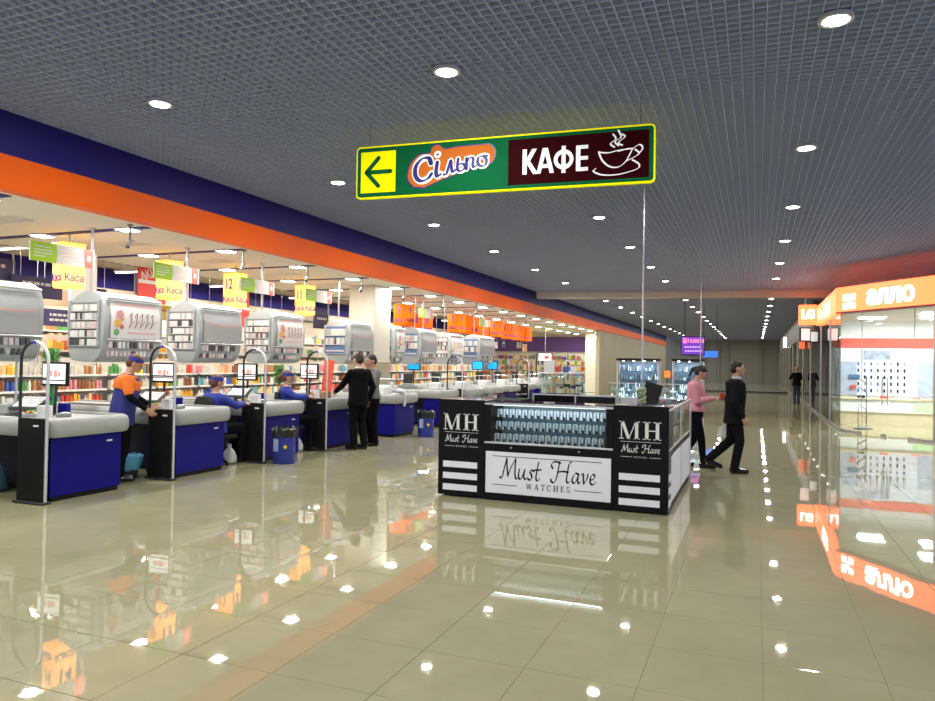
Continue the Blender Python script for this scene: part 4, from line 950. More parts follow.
# ================================================================ HANGING WAY SIGN
pr = Vector((0, 0, 0))
def unproj(px, py, z):
    d = fw*720+rt*(px-467.5)-up*(py-350.5); t_ = (z-CH)/d.z; return Vector((0, 0, CH))+d*t_
sb = 3.51
A = unproj(356, 199.5, sb); B = unproj(655, 182, sb)
wr = (B-A); SW = math.hypot(wr.x, wr.y); SH = .6
rz = math.atan2(wr.y, wr.x)
t = thing('direction_sign', 'long green hanging sign with arrow, logo and cup pointing to the café', 'sign', (A.x, A.y, sb), rz)
YL = mat('sign_yellow', (1, .95, 0), .7, spec=.1, emit=.35, ecol=(1, .95, 0)); SGN = mat('sign_green', (.005, .13, .045), .7, spec=.05, emit=.05, ecol=(.01, .28, .08)); MAR = mat('sign_maroon', (.035, .001, .003), .7, spec=.05); SW_ = mat('sign_white', (.95, .95, .95), .4, emit=.25, ecol=(1, 1, 1))
SOR = mat('sign_orange', (.6, .15, .02), .7, spec=.1, emit=.08, ecol=(1, .3, .05)); SNV = mat('sign_navy', (.03, .03, .25), .4)
def rrect(x0, y0, x1, y1, r, n=5):
    o = []
    for cx, cy, a0 in ((x1-r, y1-r, 0), (x0+r, y1-r, 90), (x0+r, y0+r, 180), (x1-r, y0+r, 270)):
        o += [(cx+r*math.cos(math.radians(a0+90*k/n)), cy+r*math.sin(math.radians(a0+90*k/n))) for k in range(n+1)]
    return o
g = G(FY(0, 0, 0)); g.flat(rrect(0, 0, SW, SH, .05), -.05, 0); g.obj('sign_body', YL, t)
g = G(FY(0, 0, 0)); g.flat(rrect(.016, .018, SW-.016, SH-.018, .035), 0, .003); g.obj('green_face', SGN, t)
g = G(FY(0, 0, 0)); g.flat(rrect(.06, .065, .49, SH-.065, .005), .003, .005); g.obj('arrow_field', YL, t)
g = G(FY(0, 0, 0)); g.stroke([(.13, .3), (.43, .3)], .05, None, .005, .008); g.stroke([(.28, .14), (.13, .3)], .05, None, .005, .008); g.stroke([(.13, .3), (.28, .46)], .05, None, .005, .008); g.obj('arrow', SGN, t)
x0 = SW*.54; print('SW', SW)
g = G(FY(0, 0, 0)); g.flat(rrect(x0, .055, SW-.06, SH-.055, .004), .003, .005); g.obj('maroon_field', MAR, t)
g = G(FY(x0+.16, -.005, .16) @ Matrix.Diagonal((.257, .27, 1, 1)))
def bar2(a, b, w): hb(g, a, b, w)
hb(g, (.09, 1), (.09, 0), .18); hb(g, (.5, 1), (.2, .5), .2); hb(g, (.2, .54), (.56, 0), .21)
hb(g, (.93, 1), (.68, 0), .17); hb(g, (.97, 1), (1.24, 0), .18); rc(g, .78, .22, 1.14, .36)
g.stroke([(1.72+.33*math.cos(k*.3142), .5+.31*math.sin(k*.3142)) for k in range(21)], .16, None, 0, .003); hb(g, (1.72, 1.03), (1.72, -.03), .17)
hb(g, (2.32, 1), (2.32, 0), .18)
for zz in (0, .43, .86): rc(g, 2.3, zz, 2.72, zz+.14)
g.obj('cafe_word', SW_, t)
CUPL = [[(.0, .22), (.05, .1), (.16, .0), (.3, -.02), (.42, .06), (.52, .24)], [(0, .22), (.14, .2), (.3, .225), (.52, .24)], [(.3, .21), (.44, .24), (.52, .24), (.62, .29), (.67, .23), (.58, .13), (.42, .06)], [(.42, .06), (.52, .1), (.62, .16), (.56, .22)], [(-.04, -.02), (-.08, -.06), (.05, -.12), (.3, -.13), (.58, -.07), (.62, .0), (.52, .07)],
        [(.24, .28), (.18, .33), (.26, .4), (.22, .47)], [(.3, .3), (.25, .36), (.34, .42), (.3, .52)], [(.36, .3), (.3, .34), (.4, .42), (.36, .46)]]
g = G(FY(0, 0, 0) @ Matrix.Translation((x0+.97, .19, 0)) @ Matrix.Diagonal((.66, .7, 1, 1)))
for i_, s_ in enumerate(CUPL): g.stroke(catmull(s_, 6), .028, .5, .005, .008)
g.obj('cup_emblem', SW_, t)
ML = FY(0, 0, 0) @ Matrix.Translation((.65, .12, 0)) @ Matrix.Diagonal((1.07, 1.05, 1, 1)) @ Matrix.Rotation(math.radians(5), 4, 'Z')
blob = catmull([(.06, -.02), (-.0, .08), (.04, .22), (.15, .31), (.26, .31), (.3, .37), (.37, .385), (.43, .33), (.56, .33), (.8, .31), (.92, .29), (.96, .2), (.9, .1), (.7, .08), (.5, .04), (.3, -.01), (.16, -.05)], 5)
g = G(ML @ Matrix.Translation((.48, .15, 0)) @ Matrix.Diagonal((1.03, 1.07, 1, 1)) @ Matrix.Translation((-.48, -.15, 0))); g.flat(blob[:-1], .003, .005); g.obj('logo_outline', SNV, t)
g = G(ML); g.flat(blob[:-1], .005, .007); g.obj('logo_ground', SOR, t)
SIL = [([(.27, .2), (.25, .26), (.17, .26), (.1, .19), (.09, .09), (.14, .03), (.22, .04), (.27, .09)], .05), ([(.34, .2), (.32, .1), (.33, .05), (.37, .07)], .045), ([(.345, .28), (.355, .285)], .05),
       ([(.4, .06), (.43, .06), (.46, .13), (.49, .2), (.49, .12), (.5, .07), (.53, .09)], .034), ([(.57, .2), (.555, .12), (.56, .08), (.6, .07), (.635, .1), (.62, .14), (.57, .14)], .034),
       ([(.66, .19), (.655, .13), (.65, .08)], .034), ([(.66, .15), (.69, .19), (.73, .18), (.72, .12), (.73, .085), (.76, .1)], .032), ([(.84, .19), (.79, .18), (.775, .13), (.8, .09), (.85, .09), (.87, .14), (.84, .19), (.88, .18)], .034)]
for m_, ex, z in ((SW_, .024, .009), (SNV, 0, .011)):
    g = G(ML)
    for s_, w in SIL: g.stroke(catmull(s_, 5), w+ex, None if ex else .3, .007, z)
    g.obj('logo_letters', m_, t, label='white rim of the logo letters' if ex else 'navy logo letters')
g = G()
for x in (.15, SW-.15): g.tube([(x, .025, SH-.01), (x, .025, HC-sb)], .003, 6)
g.obj('suspension_wires', DARK, t)

# ================================================================ RIGHT SHOP
SHP = Vector((2.07, 21.2, 0)); DIR = Vector((1.65, -2.28, 0)).normalized(); NRM = Vector((-DIR.y*-1, 0, 0))
AN = math.atan2(DIR.y, DIR.x)
SHL = 5.2
sf = Matrix.Translation(SHP) @ Matrix.Rotation(AN, 4, 'Z')      # local x along the diagonal front, local +y into the shop
def sobj(o): o.matrix_world = sf; return o
RED = mat('shop_red', (.8, .07, .03), .4, emit=3.4, ecol=(1, .155, .045)); LETW = mat('letter_white', (1, 1, 1), .4, emit=7, ecol=(1, .93, .85))
t = thing('shop_fascia_sign', 'long glowing red-orange fascia sign with white letters over the corner shop', 'lit sign', SHP, AN)
g = G(); g.box(0, -.12, 3.12, SHL, .1, 3.76); g.obj('front_box', RED, t)
g = G(); g.box(-.02, -.14, 3.76, SHL, .12, 3.8); g.box(-.02, -.14, 3.08, SHL, .12, 3.12); g.obj('edge_trim', mat('dark_red', (.25, .02, .02), .4), t)
text('алло', .62, LETW, t, 'shop_name', frame((1.7, -.124, 3.44), (1, 0, 0), (0, 0, 1)), bold=.02, ext=.01)
g = G(frame((.42, -.124, 3.36), (1, 0, 0), (0, 0, 1)))
for a, b, c, d in ((-.2, .04, -.04, .2), (.04, .04, .2, .2), (-.2, -.18, -.04, -.03), (.04, -.18, .2, -.03), (-.03, -.08, .03, .1)): g.flat([(a, b), (c, b), (c, d), (a, d)], 0, .01)
g.obj('emblem', LETW, t)
t2 = thing('side_fascia_sign', 'glowing red-orange side fascia running back along the corner shop', 'lit sign', (2.07, 21.25, 0))
g = G(); g.box(-.12, 0, 3.12, .1, 6.5, 3.76); g.obj('side_box', RED, t2)
text('алло', .6, LETW, t2, 'shop_name', frame((-.124, 2.6, 3.42), (0, -1, 0), (0, 0, 1)), bold=.02, ext=.01, sx=1.3)
t3 = thing('cube_sign', 'square glowing red sign with white monogram projecting into the hall', 'lit sign', (1.76, 27.6, 0))
g = G(); g.box(-.38, 0, 3.15, .2, .25, 3.84, .02); g.obj('box', RED, t3); g = G(); g.tube([(-.2, .12, .68), (-.2, .12, 1.67)], .015, 6); g.obj('hanger', DARK, t3); g = G(); g.tube([(.1, .12, .68), (.1, .12, 1.67)], .015, 6); g.obj('hanger', DARK, t3)
text('LG', .42, LETW, t3, 'monogram', frame((-.09, -.004, 3.5), (1, 0, 0), (0, 0, 1)), bold=.02, ext=.01, sx=.8)
# glass front
GF = mat('glass_edge', (.35, .45, .42), .2)
def pane(nm, x0, x1, z0, z1, tint=GLASS):
    w = struct(nm); w.matrix_world = sf
    g = G(); g.box(x0, -.006, z0, x1, .006, z1); g.obj('pane', tint, w)
    g = G(); g.box(x0, -.02, z0-.06, x1, .02, z0+.0, .003) if z0 < .2 else None
    if z0 < .2: g.obj('floor_channel', STEEL, w)
    g = G(); g.box(x1-.008, -.008, z0, x1, .008, z1); g.obj('glass_edge', GF, w)
    return w
pane('window_1', 0, .72, .06, 3.1); pane('window_2', 2.3, 2.86, .06, 3.1); pane('window_3', .72, 2.3, 2.35, 3.1)
def sdoor(nm, x0, x1, hx):
    w = struct(nm); w.matrix_world = sf
    g = G(); g.box(x0+.005, -.006, .02, x1-.005, .006, 2.33); g.obj('pane', GLASS, w)
    g = G(); g.box(hx-.09, -.015, 0, hx+.09, .015, .07, .003) if nm == 'door_1' else g.box(x1-.18, -.015, 0, x1, .015, .07, .003); g.obj('patch_fitting', STEEL, w)
    g = G(); g.tube([(hx, -.055, .75), (hx, -.055, 1.45)], .014, 8); g.tube([(hx, -.055, .85), (hx, .0, .85)], .01, 6); g.tube([(hx, -.055, 1.35), (hx, .0, 1.35)], .01, 6); g.obj('handle', STEEL, w, True)
sdoor('door_1', .72, 1.5, 1.42); sdoor('door_2', 1.5, 2.3, 1.58)
w = struct('trim_10', 'grey post at the right end of the glass shopfront'); w.matrix_world = sf
g = G(); g.box(2.86, -.08, 0, 3.0, .08, 3.1, .005); g.obj('post', STEEL, w)
# side glass
for k, (y0, y1) in enumerate(((21.2, 24.0), (24.0, 27.4), (27.4, 32.4))):
    w = struct(f'window_{4+k}'); g = G(); g.box(2.064, y0+.01, .06, 2.076, y1-.01, 3.1 if k < 2 else 3.1); g.obj('pane', TINT, w)
    g = G(); g.box(2.03, y0, 0, 2.11, y1, .06); g.obj('floor_channel', STEEL, w)
    g = G(); g.box(2.04, y1-.03, .06, 2.1, y1+.03, 3.1); g.obj('mullion', STEEL, w)
# shop box
SHW = mat('shop_white', (.82, .83, .85), .5); 
g = G(); g.box(2.1, 24.5, 0, 9, 24.65, 3.1); g.obj('wall_shop_back', SHW, kind='structure')
g = G(); g.prism([(2.1, 21.3), (2.1, 24.5), (9, 24.5), (9, 14.5), (6.9, 14.5)], 3.08, 3.12)
g.v = [(x, z, y) for x, y, z in g.v]; g.f = [tuple(reversed(f)) for f in g.f]; g.obj('ceiling', SHW, kind='structure', label='white ceiling of the corner phone shop')
g = G(); g.box(8.9, 14, 0, 9, 24.5, 4.4); g.obj('wall_right', SHW, kind='structure')
for x, y in ((3, 22.8), (4.5, 22.8), (4.2, 21.2), (6, 22.8), (6, 20.6)):
    tt = thing('panel_light', f'square white panel light inside the corner shop at {(x, y) and {(3, 22.8): "the rear left", (4.5, 22.8): "the rear middle", (4.2, 21.2): "the front left", (6, 22.8): "the rear right", (6, 20.6): "the front right"}[(x, y)]}', 'ceiling light', (x, y, 3.06), 0, 'panel lights of the corner shop')
    g = G(); g.box(-.3, -.3, 0, .3, .3, .02); g.obj('panel', LAMP, tt); arealight('lamp', (0, 0, -.02), .6, P_SHOP, (.97, .98, 1), tt, .6)
# back wall dressing
bw = thing('phone_wall_display', 'white wall display with rows of dark phones, red stripe and counter in the corner shop', 'display', (2.1, 24.5, 0))
g = G(); g.box(0, -.03, 2.27, 6.7, 0, 2.56); g.obj('red_stripe', mat('stripe_red', (.75, .09, .06), .5), bw)
g = G(); g.box(.1, -.04, .85, 6.6, -.005, 2.2); g.obj('slat_wall', mat('slat_lilac', (.62, .65, .74), .5), bw)
g = G()
for z in (1.08, 1.3, 1.52, 1.74): g.box(.1, -.046, z, 6.6, -.04, z+.008)
g.obj('slat_grooves', mat('groove', (.55, .57, .6), .5), bw, kind='stuff')
PB = [BLACK, mat('phone_blue', (.05, .12, .3), .3), mat('phone_grey', (.3, .32, .35), .3)]
gp = G(); gp.box(-.024, -.012, 0, .024, 0, .1, .005); pms = []
for m_ in PB: gp2 = G(); gp2.box(-.024, -.012, 0, .024, 0, .1, .005); pms.append(gp2.mesh('display_phone', m_))
for r in range(5):
    for c in range(8):
        q = random.choice((0, 0, 1, 2)); o = bpy.data.objects.new('display_phone', pms[q]); COL.objects.link(o); o.location = (2.86+c*.172, 24.45, .95+r*.2); nm = ('black', 'blue', 'grey')[q]
        tag(o, f'small {nm} phone on the white shop wall, {ORD[c]} column, {ORD[4-r]} row', 'phone', f'{nm} phones on the shop wall')
g = G(); g.box(.9, -.05, 1.92, 1.6, -.04, 2.2); g.box(3.1, -.05, 1.92, 4.2, -.04, 2.2); g.obj('photo_prints', mat('poster_photo', (.3, .34, .45), .4, noise=.8, nscale=7), bw)
g = G()
for x0_, x1_ in ((.12, .72), (2.3, 3.2), (3.3, 4.2)): g.box(x0_, -.05, .86, x1_, -.045, 1.86)
g.obj('grey_panels', mat('panel_lilac', (.36, .41, .52), .5, noise=.35, nscale=6), bw)
g = G()
for k, (x, z, w_, h_) in enumerate(((.5, 1.35, .3, .12), (.55, 1.05, .14, .1), (2.95, 1.3, .3, .16), (2.75, 1.05, .2, .2), (3.0, .95, .15, .2), (3.4, 1.3, .3, .2), (3.6, 1.0, .2, .2))): g.mi = k % 3; g.box(x, -.1, z, x+w_, -.04, z+h_)
g.obj('boxed_gadgets', [PB[1], GM[0], PB[2]], bw)
g = G(); g.box(0, -.55, .74, 6.7, 0, .79, .005); g.obj('counter_top', mat('tan_wood', (.62, .52, .36), .4, noise=.1, nscale=5), bw)
g = G(); g.box(.02, -.5, .38, 6.7, -.02, .74); g.obj('cabinet_front', SHW, bw); g = G(); g.box(2.1, -.51, .42, 3.5, -.5, .66); g.obj('green_banner', mat('pale_green_print', (.5, .75, .4), .5), bw); g = G(); g.box(3.5, -.51, .42, 4.3, -.5, .66); g.obj('pink_banner', mat('pale_pink_print', (.8, .45, .45), .5), bw)
g = G(); g.box(.05, -.46, 0, 6.7, -.04, .38); g.obj('plinth', MATS['tan_wood'], bw)
for k, (x, m_) in enumerate(((2.9, BLACK), (3.5, GM[0]), (4.3, GM[7]), (5.3, BLACK), (6.1, GM[5]))):
    g = G(); g.box(-.1, -.07, 0, .1, .07, .07, .01); o = g.obj('gadget_box', m_); o.location = (x, 24.15, .79); tag(o, f'{["black", "red", "pink", "black", "dark blue"][k]} gadget box on the shop counter, {["first", "second", "third", "fourth", "fifth"][k]} from the left', 'box')
# spiral steel leaflet stand
mat('stand_steel', (.2, .21, .22), .35, metal=.6)
t = thing('leaflet_stand', 'steel zigzag leaflet stand just inside the glass shopfront', 'stand', (2.75, 22.4, 0))
g = G(); g.box(-.22, -.18, 0, .22, .18, .02, .005); g.obj('base', MATS['stand_steel'], t); g = G(); g.tube([(.08, .06, .02), (.08, .06, 1.45)], .014, 8); g.tube([(-.12, .06, .02), (-.12, .06, .6)], .01, 8); g.obj('stem', MATS['stand_steel'], t)
for k in range(5):
    g = G(Matrix.Translation((-.02, 0, .35+k*.24)) @ Matrix.Rotation(.6, 4, 'Y')); g.box(-.13, -.12, 0, .13, .12, .008); g.obj('tray', MATS['stand_steel'], t)
# beyond: second shop row along right side
g = G(); g.box(4.6, 24.65, 0, 4.7, 79.3, 4.4); g.obj('wall_right_far', mat('dark_interior', (.1, .1, .09), .7), kind='structure')
g = G(); g.box(2.1, 32.4, 3.1, 2.3, 79.3, 4.4); g.obj('trim_11', mat('shop_header', (.13, .125, .12), .5), kind='structure', label='dark header above the far shopfronts')
for k in range(9):
    y0 = 32.6+k*5.2
    w = struct(f'window_{7+k}'); g = G(); g.box(2.12, y0+.3, .1, 2.135, y0+4.9, 3.1); g.obj('pane', TINT, w); g = G(); g.box(2.08, y0-.15, 0, 2.3, y0+.3, 3.1); g.obj('pier', FARW, w); g = G(); g.box(2.1, y0+.3, 0, 2.16, y0+4.9, .1); g.obj('floor_channel', STEEL, w)
for i, (y, z, w, h, lab) in enumerate(((28.2, 2.68, .42, .5, 'white lit screen hanging under the cube sign'), (30.5, 2.72, .3, .45, 'second white and purple screen behind the first under the cube sign'), (25.4, 2.6, .6, .42, 'dark framed television hanging behind the tinted side glass'))):
    t = thing('window_television', lab, 'television', ((1.62, 2.02, 2.75)[i], y, z-.1), .5)
    g = G(); g.box(-w/2, -.03, 0, w/2, .03, h, .01); g.obj('housing', BLACK, t); g = G(); g.box(-w/2+.04, -.034, .04, w/2-.04, -.03, h-.04); g.obj('screen', SCRW if i < 2 else mat('tv_violet', (.1, .08, .3), .3, emit=.3, ecol=(.2, .15, .6)), t)
    g = G(); g.tube([(0, 0, h), (0, 0, 4.5-z)], .012, 6); g.obj('hanger', STEEL, t)
t = thing('white_shop_sign', 'small white lit blade sign far along the right shopfronts', 'lit sign', (1.95, 58, 3.1)); g = G(); g.box(-.08, -.05, 0, .18, .05, .8, .02); g.obj('box', mat('lit_cold', (1, 1, 1), .4, emit=1.5), t)
t = thing('red_shop_sign', 'small orange-red sign far along the right shopfronts', 'lit sign', (1.95, 36, 2.5)); g = G(); g.box(-.12, -.05, 0, .12, .05, .6, .02); g.obj('box', mat('lit_redorange', (1, .2, .1), .4, emit=.6, ecol=(1, .15, .05)), t)
#PEOPLE
# ================================================================ PEOPLE
def voxel(g, name, m, vox, parent, smooth=2, label=None):
    me = g.mesh('tmp', m); o = bpy.data.objects.new('tmp', me); COL.objects.link(o)
    r = o.modifiers.new('r', 'REMESH'); r.mode = 'VOXEL'; r.voxel_size = vox
    s_ = o.modifiers.new('s', 'SMOOTH'); s_.iterations = smooth; s_.factor = .5
    dg = bpy.context.evaluated_depsgraph_get(); m2 = bpy.data.meshes.new_from_object(o.evaluated_get(dg)); bpy.data.objects.remove(o)
    m2.materials.clear(); m2.materials.append(m); m2.polygons.foreach_set('use_smooth', [True]*len(m2.polygons)); m2.name = name
    q = bpy.data.objects.new(name, m2); COL.objects.link(q); q.parent = parent
    if label: q['label'] = label
    return q
HAIRB = mat('hair_black', (.012, .01, .009), .5); HAIRR = mat('hair_auburn', (.12, .035, .015), .5)
def person(lab, loc, rz, sc, P, O):
    t = thing('person', lab, 'person', loc, rz); t.scale = (sc, sc, sc)
    hz = P.get('hip', .93); lean = P.get('lean', 0)
    U = Matrix.Translation((0, P.get('hy', 0), hz)) @ Matrix.Rotation(-lean, 4, 'X') @ Matrix.Translation((0, 0, -.93))
    w = P.get('w', 1.0)
    tor = [(0, 0, .86, .13*w, .1*w), (0, 0, .93, .165*w, .115*w), (0, .0, 1.02, .155*w, .105*w), (0, .005, 1.1, .14*w, .1*w), (0, .01, 1.22, .158*w, .115*w), (0, .0, 1.33, .175*w, .112*w), (0, -.01, 1.4, .165*w, .095*w), (0, -.01, 1.445, .1*w, .07), (0, 0, 1.48, .055, .055)]
    sh = {s: U @ Vector((s*.185*w, -.01, 1.385)) for s in (-1, 1)}
    hp = {s: Vector((s*.085, P.get('hy', 0), hz-.03)) for s in (-1, 1)}
    arms = {s: [Vector(v) for v in P['armR' if s > 0 else 'armL']] for s in (-1, 1)}   # elbow, wrist
    legs = {s: [Vector(v) for v in P['legR' if s > 0 else 'legL']] for s in (-1, 1)}   # knee, ankle
    hc = P.get('head', (0, .02, 1.62)); ht = P.get('nod', 0); hyaw = P.get('turn', 0)
    HM = U @ Matrix.Translation((0, 0, 1.5)) @ Matrix.Rotation(hyaw, 4, 'Z') @ Matrix.Rotation(-ht, 4, 'X') @ Matrix.Translation((0, 0, -1.5))
    # body: one continuous skin
    g = G(U); g.loft(tor, 20)
    g.M = None
    nk0 = U @ Vector((0, -.005, 1.44)); nk1 = HM @ Vector((0, .01, 1.57)); g.cap(nk0, nk1, .056, .054)
    g.M = HM; g.ell((0, .02, 1.63), (.077, .096, .105)); g.ell((0, .05, 1.575), (.055, .058, .055)); g.cap((0, .108, 1.63), (0, .128, 1.597), .009, .014, 8); g.ell((0, .1, 1.535), (.022, .02, .017))
    for s in (-1, 1): g.ell((s*.08, .01, 1.615), (.011, .022, .033), 8, 6); g.ell((s*.03, .095, 1.6), (.02, .02, .02), 8, 5)
    g.ell((0, .108, 1.567), (.024, .014, .009), 8, 5)
    g.M = None
    for s in (-1, 1):
        el, wr_ = arms[s]; g.cap(sh[s], el, .052, .04); g.cap(el, wr_, .04, .027)
        d = (wr_-el).normalized(); side = Vector((0, 1, 0)); side = (side-d*side.dot(d)).normalized() if abs(d.y) < .93 else Vector((0, 0, 1)).cross(d).normalized(); nn = d.cross(side).normalized()
        if nn.x*s > 0: nn = -nn
        pe = wr_+d*.085
        g.cap(wr_+side*.016, pe+side*.025, .02, .017, 10); g.cap(wr_-side*.016, pe-side*.025, .02, .017, 10); g.cap(wr_, pe, .021, .018, 10)
        for k, (off, ln) in enumerate(((.033, .07), (.011, .08), (-.011, .075), (-.033, .058))):
            b0 = pe+side*off; b1 = b0+d*ln*.5+nn*.012; b2 = b1+d*ln*.35+nn*.035; g.cap(b0, b1, .0095, .009, 8); g.cap(b1, b2, .009, .0075, 8)
        b0 = wr_+d*.03+side*.03; b1 = b0+side*.03+d*.03+nn*.01; g.cap(b0, b1, .012, .0105, 8); g.cap(b1, b1+d*.035+nn*.015, .01, .009, 8)
        kn, an = legs[s]; g.cap(hp[s], kn, .085, .055); g.cap(kn, an, .055, .038)
        f = Vector((math.sin(P.get('toe', 0))*s, 1, 0)).normalized(); tz = P.get('heel'+('R' if s > 0 else 'L'), 0)
        toe = an+f*.16+Vector((0, 0, -.05-tz)); g.cap(an+Vector((0, -.03, -.045+tz*.3)), toe, .035, .028)
    voxel(g, 'body', O.get('skin', SKIN), .0085, t)
    # shoes
    for s in (-1, 1):
        kn, an = legs[s]; f = Vector((math.sin(P.get('toe', 0))*s, 1, 0)).normalized(); tz = P.get('heel'+('R' if s > 0 else 'L'), 0)
        g = G(); h0 = an+Vector((0, -.035, -.04)); toe = an+f*.175+Vector((0, 0, -.052-tz)); g.cap(h0, toe, .046, .036); g.cap(h0, an+Vector((0, 0, .02)), .046, .05)
        sz = min(h0.z-.046, toe.z-.036)
        g.cap(h0+Vector((0, 0, -.02)), toe+Vector((0, 0, -.005)), .036, .034)
        voxel(g, 'shoe', O.get('shoe', BLACKG), .01, t)
    # trousers
    if 'leg' in O:
        g = G(); g.M = Matrix.Translation((0, P.get('hy', 0), hz-.93)); g.loft([(0, 0, .8, .13*w, .11*w), (0, 0, .88, .185*w, .14*w), (0, 0, .95, .18*w, .135*w), (0, 0, 1.02, .165*w, .12*w)], 20); g.M = None
        for s in (-1, 1): kn, an = legs[s]; g.cap(hp[s]+Vector((s*.005, 0, -.02)), kn, .105*w, O.get('kr', .075)); g.cap(kn, an+Vector((0, -.005, -.01)), O.get('kr', .075), O.get('cuff', .066))
        voxel(g, 'trousers', O['leg'], .012, t)
    # top
    hem = O.get('hem', .9); e = O.get('loose', .02)
    rg = []
    for cx, cy, cz, rx, ry in tor:
        if cz >= hem: rg.append((cx, cy, cz, rx+e, ry+e))
    rg = [(0, 0, hem, .185*w+e, .13*w+e), (0, 0, hem+.05, .18*w+e, .13*w+e)]+[r for r in rg if r[2] > hem+.08][:-1]+[(0, 0, 1.465, .07, .065)]
    if O.get('boxy'): rg = [(a, b, c, max(d_, .165*w+e) if c < 1.42 else d_, max(f_, .12*w+e) if c < 1.42 else f_) for a, b, c, d_, f_ in rg]
    if hem < .88: rg[0] = (0, 0, hem, .19*w+e, .14*w+e)
    g = G(U); g.loft(rg, 22); 
    if P.get('sit'): g.ell((0, 0, .93), (.19*w, .14*w, .1))
    g.M = None
    sl = O.get('sleeve', 1)
    for s in (-1, 1):
        el, wr_ = arms[s]; g.cap(sh[s]+Vector((0, 0, .0)), el if sl >= .5 else sh[s]+(el-sh[s])*.75, .068, .058)
        if sl >= .5: g.cap(el, el+(wr_-el)*(.93 if sl == 1 else .4), .058, .045)
    voxel(g, 'top', O['top'], .011, t, label=O.get('toplab'))
    if 'cuffs' in O:
        g = G()
        for s in (-1, 1): el, wr_ = arms[s]; g.cap(sh[s], el, .056, .048); g.cap(el, el+(wr_-el)*.9, .048, .037)
        voxel(g, 'undershirt_sleeves', O['cuffs'], .011, t)
    if 'yoke' in O:
        g = G(U); g.loft([(0, 0, 1.25, .165*w+e+.012, .12*w+e+.012), (0, 0, 1.35, .185*w+e+.008, .118*w+e+.01), (0, -.01, 1.4, .17*w+e+.008, .1*w+e+.01), (0, -.01, 1.45, .1*w+e, .07+e)], 22); g.M = None
        for s in (-1, 1): g.cap(sh[s], sh[s]+(arms[s][0]-sh[s])*.7, .074, .066)
        voxel(g, 'shoulder_yoke', O['yoke'], .011, t)
    if 'collar' in O:
        g = G(U); g.loft([(0, .005, 1.44, .075, .075), (0, .01, 1.5, .062, .064)], 16); g.flat([(-.02, .11), (.02, .11), (.0, .12)], 1.2, 1.21); g.obj('collar', O['collar'], t, True)
    # hair
    hm = O.get('hair', HAIRB); g = G(HM); g.ell((0, .0, 1.663), (.086, .1, .088)); g.ell((0, -.03, 1.62), (.08, .075, .085))
    if O.get('pony'): g.cap((0, -.09, 1.66), (0, -.14, 1.6), .03, .032); g.cap((0, -.14, 1.6), (0, -.125, 1.47), .032, .015)
    if O.get('bangs'): g.ell((0, .06, 1.695), (.068, .045, .035)); 
    voxel(g, 'hair', hm, .01, t)
    g = G(HM)
    for s in (-1, 1): g.ell((s*.031, .112, 1.628), (.012, .006, .006), 8, 5)
    g.obj('eyes', DARK, t); g = G(HM); g.ell((0, .121, 1.567), (.02, .004, .004), 8, 5); g.obj('lips', mat('lips', (.4, .14, .12), .5), t)
    g = G(HM)
    for s in (-1, 1): g.box(s*.018, .105, 1.645, s*.045, .117, 1.651)
    g.obj('eyebrows', HAIRB, t)
    if 'cap' in O:
        g = G(HM); g.lathe(0, .005, [(.098, 1.648), (.103, 1.675), (.1, 1.7), (.094, 1.7), (.094, 1.65)], 20); g.obj('visor_band', O['cap'], t, True)
        g = G(HM); pts = [(.09*math.cos(a), .06+.1*math.sin(a)) for a in [math.pi*k/10 for k in range(11)]]; g.flat(pts, 1.648, 1.656); g.obj('visor_brim', O.get('brim', O['cap']), t)
    return t, sh, arms
SUIT = mat('black_suit', (.005, .005, .007), .85, spec=.1, noise=.2, nscale=15); SUIT2 = mat('charcoal_suit', (.009, .009, .012), .85, spec=.1, noise=.2, nscale=15)
PINK = mat('pink_hoodie', (.72, .30, .38), .8, noise=.06, nscale=10); GSW = mat('grey_sweater', (.17, .175, .165), .85, noise=.1, nscale=20)
UNB = mat('uniform_blue', (.02, .028, .2), .7, noise=.1, nscale=12); UNR = mat('uniform_royal', (.015, .035, .3), .7, noise=.1, nscale=12); UNO = mat('uniform_orange', (.9, .19, .01), .7, noise=.05)
JEAN = mat('black_jeans', (.005, .005, .008), .85, spec=.1); 
R90 = -math.pi/2
st = {'legL': [(-.09, .02, .49), (-.09, -.02, .09)], 'legR': [(.09, .02, .49), (.09, -.02, .09)]}
# man in suit walking to the right
person('man in a charcoal suit walking to the right past the watch kiosk', (-.3, 11.98, 0), R90+.12, 1.0,
       {'legR': [(.09, .07, .5), (.09, .0, .09)], 'legL': [(-.08, -.04, .5), (-.08, -.36, .2)], 'heelL': .07, 'armR': [(.26, -.03, 1.12), (.25, .1, .88)], 'armL': [(-.26, -.08, 1.12), (-.24, -.0, .88)], 'turn': .0, 'w': 1.05, 'lean': .03},
       {'top': SUIT2, 'leg': SUIT2, 'hem': .76, 'collar': mat('shirt_blue', (.5, .55, .65), .6), 'loose': .025, 'boxy': 1, 'toplab': 'long charcoal suit jacket'})
